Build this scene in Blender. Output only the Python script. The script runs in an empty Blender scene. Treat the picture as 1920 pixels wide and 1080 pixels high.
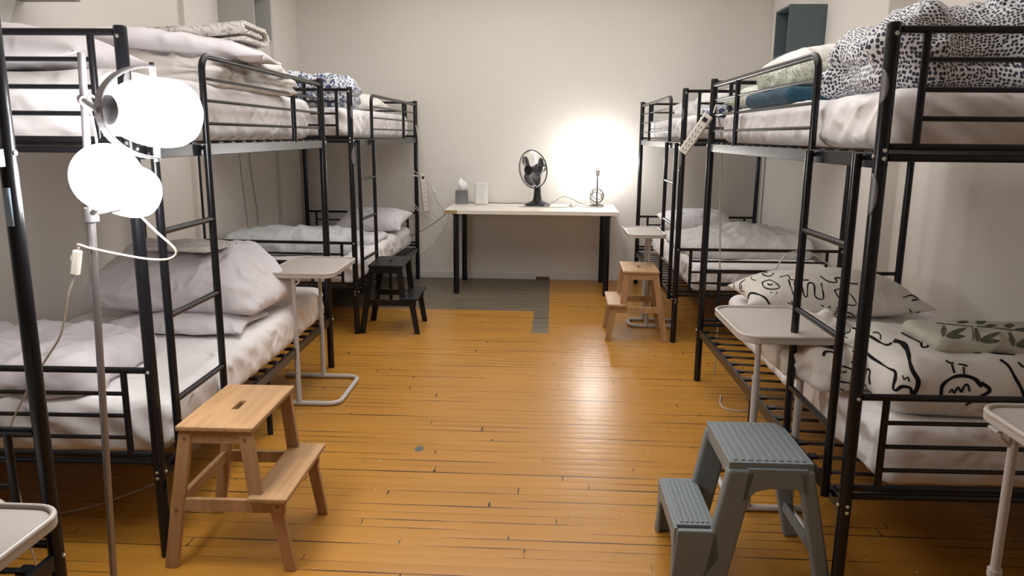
import bpy, bmesh, math, random
from mathutils import Vector, Matrix, noise
from mathutils.bvhtree import BVHTree
PI = math.pi
SC = bpy.context.scene
C = SC.collection

# ------------------------------------------------------------------ camera, exposure, world
CAMP = (0.0, 0.0, 1.3813)
pitch, yaw, roll = 0.200612, -0.052909, 0.008298
cp, sp, cy, sy = math.cos(pitch), math.sin(pitch), math.cos(yaw), math.sin(yaw)
fw = Vector((sy*cp, cp*cy, -sp)); rt = Vector((cy, -sy, 0)); up = rt.cross(fw)
cr, sr = math.cos(roll), math.sin(roll)
rt2 = cr*rt + sr*up; up2 = -sr*rt + cr*up
M = Matrix((rt2, up2, -fw)).transposed().to_4x4(); M.translation = Vector(CAMP)
cam = bpy.data.cameras.new('camera'); camo = bpy.data.objects.new('camera', cam); C.objects.link(camo)
camo.matrix_world = M
cam.sensor_width = 36; cam.lens = 36*1415.8/1920; cam.clip_start = 0.05; cam.clip_end = 60
SC.camera = camo
vs = SC.view_settings
vs.view_transform = 'Standard'; vs.look = 'None'; vs.gamma = 1; vs.use_curve_mapping = False
vs.exposure = 0.3
SC.cycles.diffuse_bounces = 8
GLOBE = 32.0      # floor lamp globes
BULB = 235.0      # desk lamp bulb
al = bpy.data.lights.new('room_fill', 'AREA'); al.shape = 'RECTANGLE'; al.size = 2.6; al.size_y = 4.4; al.energy = 80; al.color = (1, .975, .96)
alo = bpy.data.objects.new('room_fill', al); C.objects.link(alo); alo.location = (-.25, 4.3, 2.94)   # added soft fill standing in for ceiling bounce, no fixture here
w = bpy.data.worlds.new('world'); SC.world = w; w.use_nodes = True
w.node_tree.nodes['Background'].inputs[0].default_value = (1, .96, .9, 1)
w.node_tree.nodes['Background'].inputs[1].default_value = 0.02

# ------------------------------------------------------------------ materials
def new_mat(name):
    m = bpy.data.materials.new(name); m.use_nodes = True
    nt = m.node_tree; b = nt.nodes['Principled BSDF']
    return m, nt, b
def plain(name, col, rough=.5, metal=0.0, spec=.5, coat=0.0, trans=0.0, bump=0.0, bscale=60, var=0.0):
    m, nt, b = new_mat(name)
    b.inputs['Base Color'].default_value = (*col, 1); b.inputs['Roughness'].default_value = rough
    b.inputs['Metallic'].default_value = metal; b.inputs['Specular IOR Level'].default_value = spec
    b.inputs['Coat Weight'].default_value = coat; b.inputs['Transmission Weight'].default_value = trans
    tc = nt.nodes.new('ShaderNodeTexCoord'); n = nt.nodes.new('ShaderNodeTexNoise')
    n.inputs['Scale'].default_value = bscale; n.inputs['Detail'].default_value = 5
    nt.links.new(tc.outputs['Object'], n.inputs['Vector'])
    if bump:
        bp = nt.nodes.new('ShaderNodeBump'); bp.inputs['Strength'].default_value = bump; bp.inputs['Distance'].default_value = .01
        nt.links.new(n.outputs['Fac'], bp.inputs['Height']); nt.links.new(bp.outputs[0], b.inputs['Normal'])
    if var:
        n2 = nt.nodes.new('ShaderNodeTexNoise'); n2.inputs['Scale'].default_value = 5; n2.inputs['Detail'].default_value = 4
        nt.links.new(tc.outputs['Object'], n2.inputs['Vector'])
        r = nt.nodes.new('ShaderNodeValToRGB'); r.color_ramp.elements[0].position = .3; r.color_ramp.elements[1].position = .7
        r.color_ramp.elements[0].color = (*[c*(1-var) for c in col], 1); r.color_ramp.elements[1].color = (*[min(1, c*(1+var)) for c in col], 1)
        nt.links.new(n2.outputs['Fac'], r.inputs[0]); nt.links.new(r.outputs[0], b.inputs['Base Color'])
    return m
def math_node(nt, op, a, b=None, c=None):
    n = nt.nodes.new('ShaderNodeMath'); n.operation = op
    for i, v in enumerate((a, b, c)):
        if v is None: continue
        if isinstance(v, (int, float)): n.inputs[i].default_value = v
        else: nt.links.new(v, n.inputs[i])
    return n.outputs[0]
def mixc(nt, fac, a, b):
    n = nt.nodes.new('ShaderNodeMix'); n.data_type = 'RGBA'
    if isinstance(fac, (int, float)): n.inputs[0].default_value = fac
    else: nt.links.new(fac, n.inputs[0])
    for i, v in ((6, a), (7, b)):
        if isinstance(v, tuple): n.inputs[i].default_value = (*v, 1)
        else: nt.links.new(v, n.inputs[i])
    return n.outputs[2]
def fabric(name, col, bump=.35, pattern=None, col2=None, wr=9.0):
    m, nt, b = new_mat(name)
    b.inputs['Roughness'].default_value = .92; b.inputs['Specular IOR Level'].default_value = .15
    b.inputs['Sheen Weight'].default_value = .15
    tc = nt.nodes.new('ShaderNodeTexCoord'); P = tc.outputs['Object']
    n1 = nt.nodes.new('ShaderNodeTexNoise'); n1.inputs['Scale'].default_value = 4.5; n1.inputs['Detail'].default_value = 2
    nt.links.new(P, n1.inputs['Vector'])
    va = nt.nodes.new('ShaderNodeVectorMath'); va.operation = 'MULTIPLY_ADD'
    nt.links.new(n1.outputs['Color'], va.inputs[0]); va.inputs[1].default_value = (.35, .35, .35); nt.links.new(P, va.inputs[2])
    n2 = nt.nodes.new('ShaderNodeTexNoise'); n2.inputs['Scale'].default_value = wr; n2.inputs['Detail'].default_value = 4; n2.inputs['Roughness'].default_value = .45
    try: n2.noise_type = 'RIDGED_MULTIFRACTAL'
    except Exception: pass
    nt.links.new(va.outputs[0], n2.inputs['Vector'])
    bp = nt.nodes.new('ShaderNodeBump'); bp.inputs['Strength'].default_value = min(1, bump*1.4); bp.inputs['Distance'].default_value = .03
    nt.links.new(n2.outputs['Fac'], bp.inputs['Height'])
    nt.links.new(bp.outputs[0], b.inputs['Normal'])
    base = mixc(nt, n1.outputs['Fac'], tuple(c*.96 for c in col), col)
    if pattern == 'dots':
        v = nt.nodes.new('ShaderNodeTexVoronoi'); v.voronoi_dimensions = '2D'; v.inputs['Scale'].default_value = 100; v.inputs['Randomness'].default_value = .55
        nt.links.new(tc.outputs['UV'], v.inputs['Vector'])
        f = math_node(nt, 'LESS_THAN', v.outputs['Distance'], .37)
        base = mixc(nt, f, base, col2)
    elif pattern == 'scroll':
        v = nt.nodes.new('ShaderNodeTexNoise'); v.inputs['Scale'].default_value = 30; v.inputs['Detail'].default_value = 1; v.inputs['Distortion'].default_value = 2.5
        nt.links.new(P, v.inputs['Vector'])
        f = math_node(nt, 'LESS_THAN', math_node(nt, 'ABSOLUTE', math_node(nt, 'SUBTRACT', v.outputs['Fac'], .5)), .035)
        base = mixc(nt, f, base, col2)
    elif pattern == 'blots':
        v = nt.nodes.new('ShaderNodeTexNoise'); v.inputs['Scale'].default_value = 34; v.inputs['Detail'].default_value = 2; v.inputs['Distortion'].default_value = 1.5
        nt.links.new(P, v.inputs['Vector'])
        f = math_node(nt, 'GREATER_THAN', v.outputs['Fac'], .53)
        base = mixc(nt, f, base, col2)
    nt.links.new(base, b.inputs['Base Color'])
    return m
def emit(name, col, s):
    m, nt, b = new_mat(name)
    b.inputs['Base Color'].default_value = (.8, .8, .8, 1); b.inputs['Emission Color'].default_value = (*col, 1); b.inputs['Emission Strength'].default_value = s
    return m
def wood(name, c1, c2, rough=.45, axis=1):
    m, nt, b = new_mat(name)
    tc = nt.nodes.new('ShaderNodeTexCoord'); mp = nt.nodes.new('ShaderNodeMapping')
    s = [28, 28, 28]; s[axis] = 1.6; mp.inputs['Scale'].default_value = s
    nt.links.new(tc.outputs['Object'], mp.inputs['Vector'])
    n = nt.nodes.new('ShaderNodeTexNoise'); n.inputs['Scale'].default_value = 1.5; n.inputs['Detail'].default_value = 6; n.inputs['Distortion'].default_value = .6
    nt.links.new(mp.outputs[0], n.inputs['Vector'])
    r = nt.nodes.new('ShaderNodeValToRGB'); r.color_ramp.elements[0].position = .3; r.color_ramp.elements[1].position = .72
    r.color_ramp.elements[0].color = (*c1, 1); r.color_ramp.elements[1].color = (*c2, 1)
    nt.links.new(n.outputs['Fac'], r.inputs[0])
    # staves: slight tone step between glued blocks
    br = nt.nodes.new('ShaderNodeTexBrick'); br.inputs['Scale'].default_value = 1
    br.inputs['Brick Width'].default_value = .17; br.inputs['Row Height'].default_value = .04; br.inputs['Mortar Size'].default_value = .0
    br.inputs['Color1'].default_value = (.86, .86, .86, 1); br.inputs['Color2'].default_value = (1.08, 1.05, 1.0, 1)
    sw = nt.nodes.new('ShaderNodeSeparateXYZ'); cb = nt.nodes.new('ShaderNodeCombineXYZ')
    nt.links.new(tc.outputs['Object'], sw.inputs[0]); nt.links.new(sw.outputs[1], cb.inputs[0]); nt.links.new(sw.outputs[0], cb.inputs[1])
    nt.links.new(cb.outputs[0], br.inputs['Vector'])
    mu = nt.nodes.new('ShaderNodeMix'); mu.data_type = 'RGBA'; mu.blend_type = 'MULTIPLY'; mu.inputs[0].default_value = .8
    nt.links.new(r.outputs[0], mu.inputs[6]); nt.links.new(br.outputs['Color'], mu.inputs[7])
    nt.links.new(mu.outputs[2], b.inputs['Base Color']); b.inputs['Roughness'].default_value = rough
    b.inputs['Specular IOR Level'].default_value = .35
    return m
def wall_mat(name, c1, c2):
    m, nt, b = new_mat(name)
    tc = nt.nodes.new('ShaderNodeTexCoord'); P = tc.outputs['Object']
    n = nt.nodes.new('ShaderNodeTexNoise'); n.inputs['Scale'].default_value = .9; n.inputs['Detail'].default_value = 6; nt.links.new(P, n.inputs['Vector'])
    nt.links.new(mixc(nt, n.outputs['Fac'], c1, c2), b.inputs['Base Color'])
    n2 = nt.nodes.new('ShaderNodeTexNoise'); n2.inputs['Scale'].default_value = 3.2; n2.inputs['Detail'].default_value = 8; n2.inputs['Roughness'].default_value = .6; nt.links.new(P, n2.inputs['Vector'])
    bp = nt.nodes.new('ShaderNodeBump'); bp.inputs['Strength'].default_value = .22; bp.inputs['Distance'].default_value = .03
    nt.links.new(n2.outputs['Fac'], bp.inputs['Height']); nt.links.new(bp.outputs[0], b.inputs['Normal'])
    b.inputs['Roughness'].default_value = .75; b.inputs['Specular IOR Level'].default_value = .25
    return m
def floor_mat():
    m, nt, b = new_mat('painted_boards')
    tc = nt.nodes.new('ShaderNodeTexCoord'); P = tc.outputs['Object']
    sx = nt.nodes.new('ShaderNodeSeparateXYZ'); nt.links.new(P, sx.inputs[0]); X, Y = sx.outputs[0], sx.outputs[1]
    W = .057
    row = math_node(nt, 'FLOOR', math_node(nt, 'DIVIDE', Y, W)); fr = math_node(nt, 'FRACT', math_node(nt, 'DIVIDE', Y, W))
    wn = nt.nodes.new('ShaderNodeTexWhiteNoise'); wn.noise_dimensions = '1D'; nt.links.new(row, wn.inputs['W'])
    xs = math_node(nt, 'ADD', math_node(nt, 'DIVIDE', X, 1.15), math_node(nt, 'MULTIPLY', wn.outputs['Value'], 7.3))
    fx = math_node(nt, 'FRACT', xs); bid = math_node(nt, 'ADD', math_node(nt, 'FLOOR', xs), math_node(nt, 'MULTIPLY', row, 17.3))
    wn2 = nt.nodes.new('ShaderNodeTexWhiteNoise'); wn2.noise_dimensions = '1D'; nt.links.new(bid, wn2.inputs['W'])
    ey = math_node(nt, 'MINIMUM', fr, math_node(nt, 'SUBTRACT', 1.0, fr))          # 0 at a seam
    ex = math_node(nt, 'MULTIPLY', math_node(nt, 'MINIMUM', fx, math_node(nt, 'SUBTRACT', 1.0, fx)), 20.0)
    e = math_node(nt, 'MINIMUM', ey, ex)
    # crack width varies along the board (paint bridges some seams)
    mp = nt.nodes.new('ShaderNodeMapping'); mp.inputs['Scale'].default_value = (1.3, 16, 1); nt.links.new(P, mp.inputs['Vector'])
    cn = nt.nodes.new('ShaderNodeTexNoise'); cn.inputs['Scale'].default_value = 1.0; cn.inputs['Detail'].default_value = 3; nt.links.new(mp.outputs[0], cn.inputs['Vector'])
    wdt = math_node(nt, 'MULTIPLY', math_node(nt, 'MAXIMUM', math_node(nt, 'SUBTRACT', cn.outputs['Fac'], .455), 0.0), .36)
    crack = math_node(nt, 'LESS_THAN', e, wdt)
    big = nt.nodes.new('ShaderNodeTexNoise'); big.inputs['Scale'].default_value = 1.1; big.inputs['Detail'].default_value = 4; nt.links.new(P, big.inputs['Vector'])
    paint = mixc(nt, big.outputs['Fac'], (.385, .172, .024), (.475, .225, .036))
    v1 = nt.nodes.new('ShaderNodeMix'); v1.data_type = 'RGBA'; v1.blend_type = 'MULTIPLY'; v1.inputs[0].default_value = 1
    nt.links.new(paint, v1.inputs[6])
    tone = math_node(nt, 'MULTIPLY_ADD', wn2.outputs['Value'], .10, .93)
    cc = nt.nodes.new('ShaderNodeCombineColor'); [nt.links.new(tone, cc.inputs[i]) for i in range(3)]
    nt.links.new(cc.outputs[0], v1.inputs[7])
    # scuffs and worn spots
    sc = nt.nodes.new('ShaderNodeTexNoise'); sc.inputs['Scale'].default_value = 9; sc.inputs['Detail'].default_value = 6; sc.inputs['Roughness'].default_value = .7; sc.inputs['Distortion'].default_value = 1.2
    nt.links.new(P, sc.inputs['Vector'])
    cl = nt.nodes.new('ShaderNodeTexNoise'); cl.inputs['Scale'].default_value = 1.9; nt.links.new(P, cl.inputs['Vector'])
    scuff = math_node(nt, 'GREATER_THAN', math_node(nt, 'ADD', sc.outputs['Fac'], math_node(nt, 'MULTIPLY', cl.outputs['Fac'], .45)), .985)
    c3 = mixc(nt, scuff, v1.outputs[2], (.13, .085, .05))
    # pale paint flecks
    vo = nt.nodes.new('ShaderNodeTexVoronoi'); vo.inputs['Scale'].default_value = 7.5; nt.links.new(P, vo.inputs['Vector'])
    fl = math_node(nt, 'LESS_THAN', vo.outputs['Distance'], .035)
    c3 = mixc(nt, fl, c3, (.62, .50, .33))
    # two filled knots
    for (kx, ky, rr, col) in ((-.575, 3.14, .020, (.12, .12, .10)), (.0, 0, 0, None)):
        if col is None: continue
        d = math_node(nt, 'SQRT', math_node(nt, 'ADD', math_node(nt, 'POWER', math_node(nt, 'SUBTRACT', X, kx), 2), math_node(nt, 'POWER', math_node(nt, 'MULTIPLY', math_node(nt, 'SUBTRACT', Y, ky), .6), 2)))
        c3 = mixc(nt, math_node(nt, 'LESS_THAN', d, rr), c3, col)
    # bare grey-brown area by the far wall (an L shape) where the paint stops
    gn = nt.nodes.new('ShaderNodeTexNoise'); gn.inputs['Scale'].default_value = 1; gn.inputs['Detail'].default_value = 5
    mp2 = nt.nodes.new('ShaderNodeMapping'); mp2.inputs['Scale'].default_value = (2.2, 34, 1); nt.links.new(P, mp2.inputs['Vector']); nt.links.new(mp2.outputs[0], gn.inputs['Vector'])
    jag = math_node(nt, 'MULTIPLY', math_node(nt, 'SUBTRACT', gn.outputs['Fac'], .5), .03)
    Xj = math_node(nt, 'ADD', X, jag)
    a1 = math_node(nt, 'MULTIPLY', math_node(nt, 'LESS_THAN', Xj, -.014), math_node(nt, 'GREATER_THAN', Y, 5.87))
    a2 = math_node(nt, 'MULTIPLY', math_node(nt, 'MULTIPLY', math_node(nt, 'LESS_THAN', Xj, -.014), math_node(nt, 'GREATER_THAN', Xj, -.135)), math_node(nt, 'GREATER_THAN', Y, 5.19))
    area = math_node(nt, 'MAXIMUM', a1, a2)
    grey = mixc(nt, gn.outputs['Fac'], (.035, .028, .018), (.25, .205, .14))
    c4 = mixc(nt, area, c3, grey)
    c5 = mixc(nt, crack, c4, (.045, .025, .012))
    nt.links.new(c5, b.inputs['Base Color'])
    # gloss and unevenness
    rg = math_node(nt, 'MULTIPLY_ADD', big.outputs['Fac'], .12, .25)
    rg2 = math_node(nt, 'ADD', rg, math_node(nt, 'MULTIPLY', area, .15))
    nt.links.new(rg2, b.inputs['Roughness']); b.inputs['Specular IOR Level'].default_value = .40
    cup = math_node(nt, 'MULTIPLY', math_node(nt, 'POWER', math_node(nt, 'SUBTRACT', fr, .5), 2), -.0022)
    hb = math_node(nt, 'MULTIPLY_ADD', wn2.outputs['Value'], .0007, math_node(nt, 'MULTIPLY', crack, -.002))
    ln = nt.nodes.new('ShaderNodeTexNoise'); ln.inputs['Scale'].default_value = 14; ln.inputs['Detail'].default_value = 4; nt.links.new(P, ln.inputs['Vector'])
    hh = math_node(nt, 'ADD', math_node(nt, 'ADD', hb, cup), math_node(nt, 'MULTIPLY', ln.outputs['Fac'], .0016))
    bp = nt.nodes.new('ShaderNodeBump'); bp.inputs['Strength'].default_value = .8; bp.inputs['Distance'].default_value = 1.0
    nt.links.new(hh, bp.inputs['Height']); nt.links.new(bp.outputs[0], b.inputs['Normal'])
    return m

MT = dict(
    wall=wall_mat('plaster_paint', (.655, .625, .575), (.71, .68, .63)),
    ceiling=wall_mat('ceiling_paint', (.74, .71, .68), (.78, .75, .72)),
    floor=floor_mat(),
    trim=plain('white_trim_paint', (.62, .60, .57), .45, bump=.05),
    dirt=plain('bare_trim_wood', (.16, .09, .05), .8, bump=.2),
    black=plain('black_gloss_paint', (.007, .007, .009), .27, spec=.38, bump=.02, bscale=90),
    bolt=plain('zinc_bolt', (.75, .74, .72), .3, metal=1),
    tape=plain('silver_tape', (.16, .155, .16), .45, metal=.2, bump=.1),
    sheet=fabric('white_cotton', (.80, .775, .775), .55),
    sheet2=fabric('grey_white_cotton', (.70, .685, .70), .5),
    pillowgrey=fabric('pale_grey_pillow_cotton', (.66, .635, .655), .55),
    cream=fabric('cream_cotton', (.76, .73, .69), .6),
    towel=fabric('towel_cotton', (.72, .68, .64), .6, wr=60),
    dots=fabric('dotted_cotton', (.74, .74, .75), .5, 'dots', (.05, .055, .08)),
    blots=fabric('blotted_cotton', (.66, .68, .72), .35, 'blots', (.06, .09, .17)),
    scroll=fabric('scroll_cotton', (.62, .62, .52), .4, 'scroll', (.20, .26, .20)),
    sketch=fabric('fine_line_cotton', (.66, .645, .62), .35, 'scroll', (.50, .49, .48)),
    pale=fabric('pale_blue_cotton', (.62, .65, .67), .4),
    teal=fabric('dark_teal_fleece', (.030, .085, .125), .3, wr=50),
    ivory=fabric('ivory_print_cotton', (.66, .625, .57), .3),
    sage=fabric('sage_cotton', (.46, .445, .365), .35),
    ink=plain('black_print', (.012, .012, .013), .9, spec=.1),
    leafink=plain('leaf_print', (.10, .105, .07), .9, spec=.1),
    oak=wood('rubberwood', (.34, .195, .09), (.46, .285, .145)),
    oakside=wood('rubberwood_upright', (.36, .20, .095), (.46, .29, .15), axis=2),
    ebony=plain('black_stained_wood', (.007, .007, .008), .35, spec=.35, bump=.05, bscale=30),
    tray=plain('beige_tray_plastic', (.45, .41, .365), .42, bump=.02),
    tube=plain('grey_beige_steel_tube', (.48, .455, .43), .35, spec=.5),
    gplastic=plain('blue_grey_plastic', (.185, .215, .225), .42, spec=.45, bump=.03, bscale=150),
    tabletop=plain('white_laminate', (.72, .68, .60), .35, bump=.01),
    chip=plain('chipped_fibreboard', (.36, .25, .12), .9, bump=.3),
    bplastic=plain('black_plastic', (.012, .012, .013), .38, spec=.35),
    chrome=plain('dull_chrome', (.62, .62, .63), .28, metal=1),
    satin=plain('satin_steel', (.30, .29, .30), .42, metal=.75),
    capgrey=plain('dark_grey_cap', (.12, .115, .12), .6),
    wplastic=plain('white_plastic', (.72, .71, .68), .4),
    cplastic=plain('cream_plastic', (.66, .63, .56), .4),
    slot=plain('dark_slot', (.03, .03, .03), .6),
    tissuebox=plain('grey_patterned_card', (.16, .165, .165), .8, var=.35),
    tissue=plain('tissue_paper', (.85, .85, .84), .9, bump=.2),
    cubeteal=plain('slate_lacquer', (.085, .115, .12), .5, bump=.02),
    cubegrey=plain('pale_grey_lacquer', (.42, .415, .39), .5, bump=.02),
    cubebrown=plain('taupe_lacquer', (.22, .19, .175), .5, bump=.02),
    cord=plain('white_cord', (.50, .455, .40), .5),
    bcord=plain('black_cord', (.02, .02, .02), .5),
    glass=plain('clear_bulb_glass', (1, 1, 1), .05, trans=1),
    globe=emit('lit_opal_glass', (1, .975, .965), GLOBE),
    bulb=emit('lit_bulb', (1, .98, .97), BULB),
    sticker=plain('blue_sticker', (.25, .34, .42), .5),
)

# ------------------------------------------------------------------ mesh builder
class MB:
    def __init__(s): s.uv = None; s.v = []; s.f = []; s.mi = []; s.sm = []
    def add(s, vs, fs, mi=0, smooth=False):
        o = len(s.v); s.v += [tuple(p) for p in vs]
        for f in fs: s.f.append(tuple(i+o for i in f)); s.mi.append(mi); s.sm.append(smooth)
        return s
    def box(s, a, b, mi=0, mat=None):
        x0, y0, z0 = a; x1, y1, z1 = b
        vs = [(x0,y0,z0),(x1,y0,z0),(x1,y1,z0),(x0,y1,z0),(x0,y0,z1),(x1,y0,z1),(x1,y1,z1),(x0,y1,z1)]
        if mat: vs = [mat @ Vector(p) for p in vs]
        return s.add(vs, [(3,2,1,0),(4,5,6,7),(0,1,5,4),(1,2,6,5),(2,3,7,6),(3,0,4,7)], mi)
    def hexa(s, bot, top, mi=0):
        return s.add(list(bot)+list(top), [(3,2,1,0),(4,5,6,7),(0,1,5,4),(1,2,6,5),(2,3,7,6),(3,0,4,7)], mi)
    def tube(s, pts, r, seg=12, closed=False, mi=0, flat=1.0):
        pts = [Vector(p) for p in pts]; n = len(pts); rr = r if isinstance(r, (list, tuple)) else [r]*n
        t0 = (pts[1]-pts[0]).normalized(); a = Vector((0,0,1)) if abs(t0.z) < .9 else Vector((1,0,0))
        N = t0.cross(a).normalized(); vs = []; prev = t0
        for i in range(n):
            if closed: t = (pts[(i+1) % n]-pts[i-1]).normalized()
            else: t = (pts[min(i+1,n-1)]-pts[max(i-1,0)]).normalized()
            q = prev.rotation_difference(t); N = (q @ N); N = (N-t*N.dot(t)).normalized(); B = t.cross(N); prev = t
            for k in range(seg):
                an = 2*PI*k/seg; vs.append(pts[i]+(N*math.cos(an)+B*math.sin(an)*flat)*rr[i])
        fs = []; m = n if closed else n-1
        for i in range(m):
            j = (i+1) % n
            for k in range(seg): fs.append((i*seg+k, i*seg+(k+1) % seg, j*seg+(k+1) % seg, j*seg+k))
        if not closed:
            fs.append(tuple(reversed(range(seg)))); fs.append(tuple(range((n-1)*seg, n*seg)))
        return s.add(vs, fs, mi, True)
    def lathe(s, prof, seg=32, mat=None, mi=0):
        vs = []; n = len(prof)
        for (r, z) in prof:
            for k in range(seg):
                an = 2*PI*k/seg; p = Vector((max(r, 1e-5)*math.cos(an), max(r, 1e-5)*math.sin(an), z)); vs.append(mat @ p if mat else p)
        fs = [(i*seg+k, i*seg+(k+1) % seg, (i+1)*seg+(k+1) % seg, (i+1)*seg+k) for i in range(n-1) for k in range(seg)]
        fs.append(tuple(reversed(range(seg)))); fs.append(tuple(range((n-1)*seg, n*seg)))
        return s.add(vs, fs, mi, True)
    def prism(s, poly, z0, z1, mi=0, mat=None):
        n = len(poly); vs = [(x, y, z0) for x, y in poly]+[(x, y, z1) for x, y in poly]
        if mat: vs = [mat @ Vector(p) for p in vs]
        return s.add(vs, [tuple(reversed(range(n))), tuple(range(n, 2*n))]+[(i, (i+1) % n, n+(i+1) % n, n+i) for i in range(n)], mi)
    def build(s, name, mats, parent=None, bevel=0, seg=2, smooth=None):
        me = bpy.data.meshes.new(name); me.from_pydata(s.v, [], s.f)
        if getattr(s, 'uv', None):
            ul = me.uv_layers.new(name='unrolled')
            for i, c_ in enumerate(s.uv): ul.data[i].uv = c_
        if not isinstance(mats, (list, tuple)): mats = [mats]
        for m in mats: me.materials.append(m)
        for p, mi, sm in zip(me.polygons, s.mi, s.sm): p.material_index = mi; p.use_smooth = sm if smooth is None else smooth
        bm = bmesh.new(); bm.from_mesh(me); bmesh.ops.recalc_face_normals(bm, faces=bm.faces)
        # sharp caps on smooth shapes
        for e in bm.edges:
            if len(e.link_faces) == 2 and e.calc_face_angle(0) > .7: e.smooth = False
        bm.to_mesh(me); bm.free()
        o = bpy.data.objects.new(name, me); C.objects.link(o)
        if parent: o.parent = parent
        if bevel:
            md = o.modifiers.new('bevel', 'BEVEL'); md.width = bevel; md.segments = seg; md.limit_method = 'ANGLE'; md.angle_limit = .7
        return o
def thing(name, label, cat, loc=(0,0,0), rz=0.0, group=None):
    o = bpy.data.objects.new(name, None); C.objects.link(o); o.empty_display_size = .1
    o.location = loc; o.rotation_euler = (0, 0, rz); o['label'] = label; o['category'] = cat
    if group: o['group'] = group
    return o
def tag(o, label, cat, group=None, kind=None):
    o['label'] = label; o['category'] = cat
    if group: o['group'] = group
    if kind: o['kind'] = kind
    return o
def struct(o): o['kind'] = 'structure'; return o
def copy_tree(o, parent=None, label=None):
    c = o.copy(); C.objects.link(c); c.parent = parent
    if label: c['label'] = label
    for ch in list(o.children): copy_tree(ch, c)
    return c
def rounded(w, l, r, seg=6, cx=0, cy=0):
    out = []
    for (sx, sy, a0) in ((1,1,0),(-1,1,PI/2),(-1,-1,PI),(1,-1,3*PI/2)):
        for k in range(seg+1):
            a = a0+PI/2*k/seg; out.append((cx+sx*(w/2-r)+r*math.cos(a), cy+sy*(l/2-r)+r*math.sin(a)))
    return out
def arc(c, r, a0, a1, n, ax, ay):
    c = Vector(c); ax = Vector(ax); ay = Vector(ay)
    return [c+ax*r*math.cos(a0+(a1-a0)*i/n)+ay*r*math.sin(a0+(a1-a0)*i/n) for i in range(n+1)]
def spline(pts, n=8):
    P = [Vector(p) for p in pts]; P = [2*P[0]-P[1]]+P+[2*P[-1]-P[-2]]; out = []
    for i in range(1, len(P)-2):
        for k in range(n):
            t = k/n; a, b, c, d = P[i-1], P[i], P[i+1], P[i+2]
            out.append(.5*((2*b)+(c-a)*t+(2*a-5*b+4*c-d)*t*t+(3*b-a-3*c+d)*t**3))
    out.append(P[-2]); return out
def fnoise(p, f, seed): return noise.noise(Vector((p[0]*f+seed*7.13, p[1]*f-seed*3.7, p[2]*f+seed*1.9)))
def ridge(p, f, seed):
    wx = Vector(p)+Vector((fnoise(p, f*.6, seed+5), fnoise(p, f*.6, seed+9), fnoise(p, f*.6, seed+13)))*(.5/f)
    return (1-abs(fnoise(wx, f, seed))*2.2)

# ------------------------------------------------------------------ room shell
XL, XR, XR2, YB, YN, ZC = -2.455, 1.935, 2.10, 7.235, -2.2, 2.95
YS = 4.76                                                   # right wall steps out here
struct(MB().box((XL-.15, YN-.15, -.12), (XR2+.15, YB+.15, 0)).build('floor', MT['floor']))
struct(MB().box((XL-.15, YN-.15, ZC), (XR2+.15, YB+.15, ZC+.1)).build('ceiling', MT['ceiling']))
struct(MB().box((XL-.15, YB, 0), (XR2+.15, YB+.15, ZC)).build('wall_back', MT['wall']))
# left wall with a shallow raised bay beyond the near bed
lw = MB().prism([(XL-.15, YN), (XL, YN), (XL, 5.05), (XL+.035, 5.05), (XL+.035, 5.14), (XL+.012, 5.14), (XL+.012, 6.62), (XL+.045, 6.62), (XL+.045, YB), (XL-.15, YB)], 0, ZC)
struct(lw.build('wall_left', MT['wall']))
rw = MB().prism([(XR2+.15, YN), (XR2, YN), (XR2, YS), (XR, YS), (XR, YB), (XR2+.15, YB)], 0, ZC)
struct(rw.build('wall_right', MT['wall'], bevel=.008))
struct(MB().box((XL-.15, YN-.15, 0), (XR2+.15, YN, ZC)).build('wall_near', MT['wall']))
bb = MB().box((XL+.045, YB-.014, 0), (-.15, YB, .065)); struct(bb.build('baseboard_back', MT['trim'], bevel=.003))
struct(MB().box((-.02, YB-.014, 0), (XR, YB, .065)).build('trim_1', MT['trim'], bevel=.003))
struct(MB().box((-.15, YB-.009, 0), (-.02, YB, .028)).build('trim_2', MT['dirt'], bevel=.004))
struct(MB().box((XL, 3.85, 0), (XL+.03, 3.93, 1.35)).build('trim_3', MT['wall'], bevel=.008))

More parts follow.
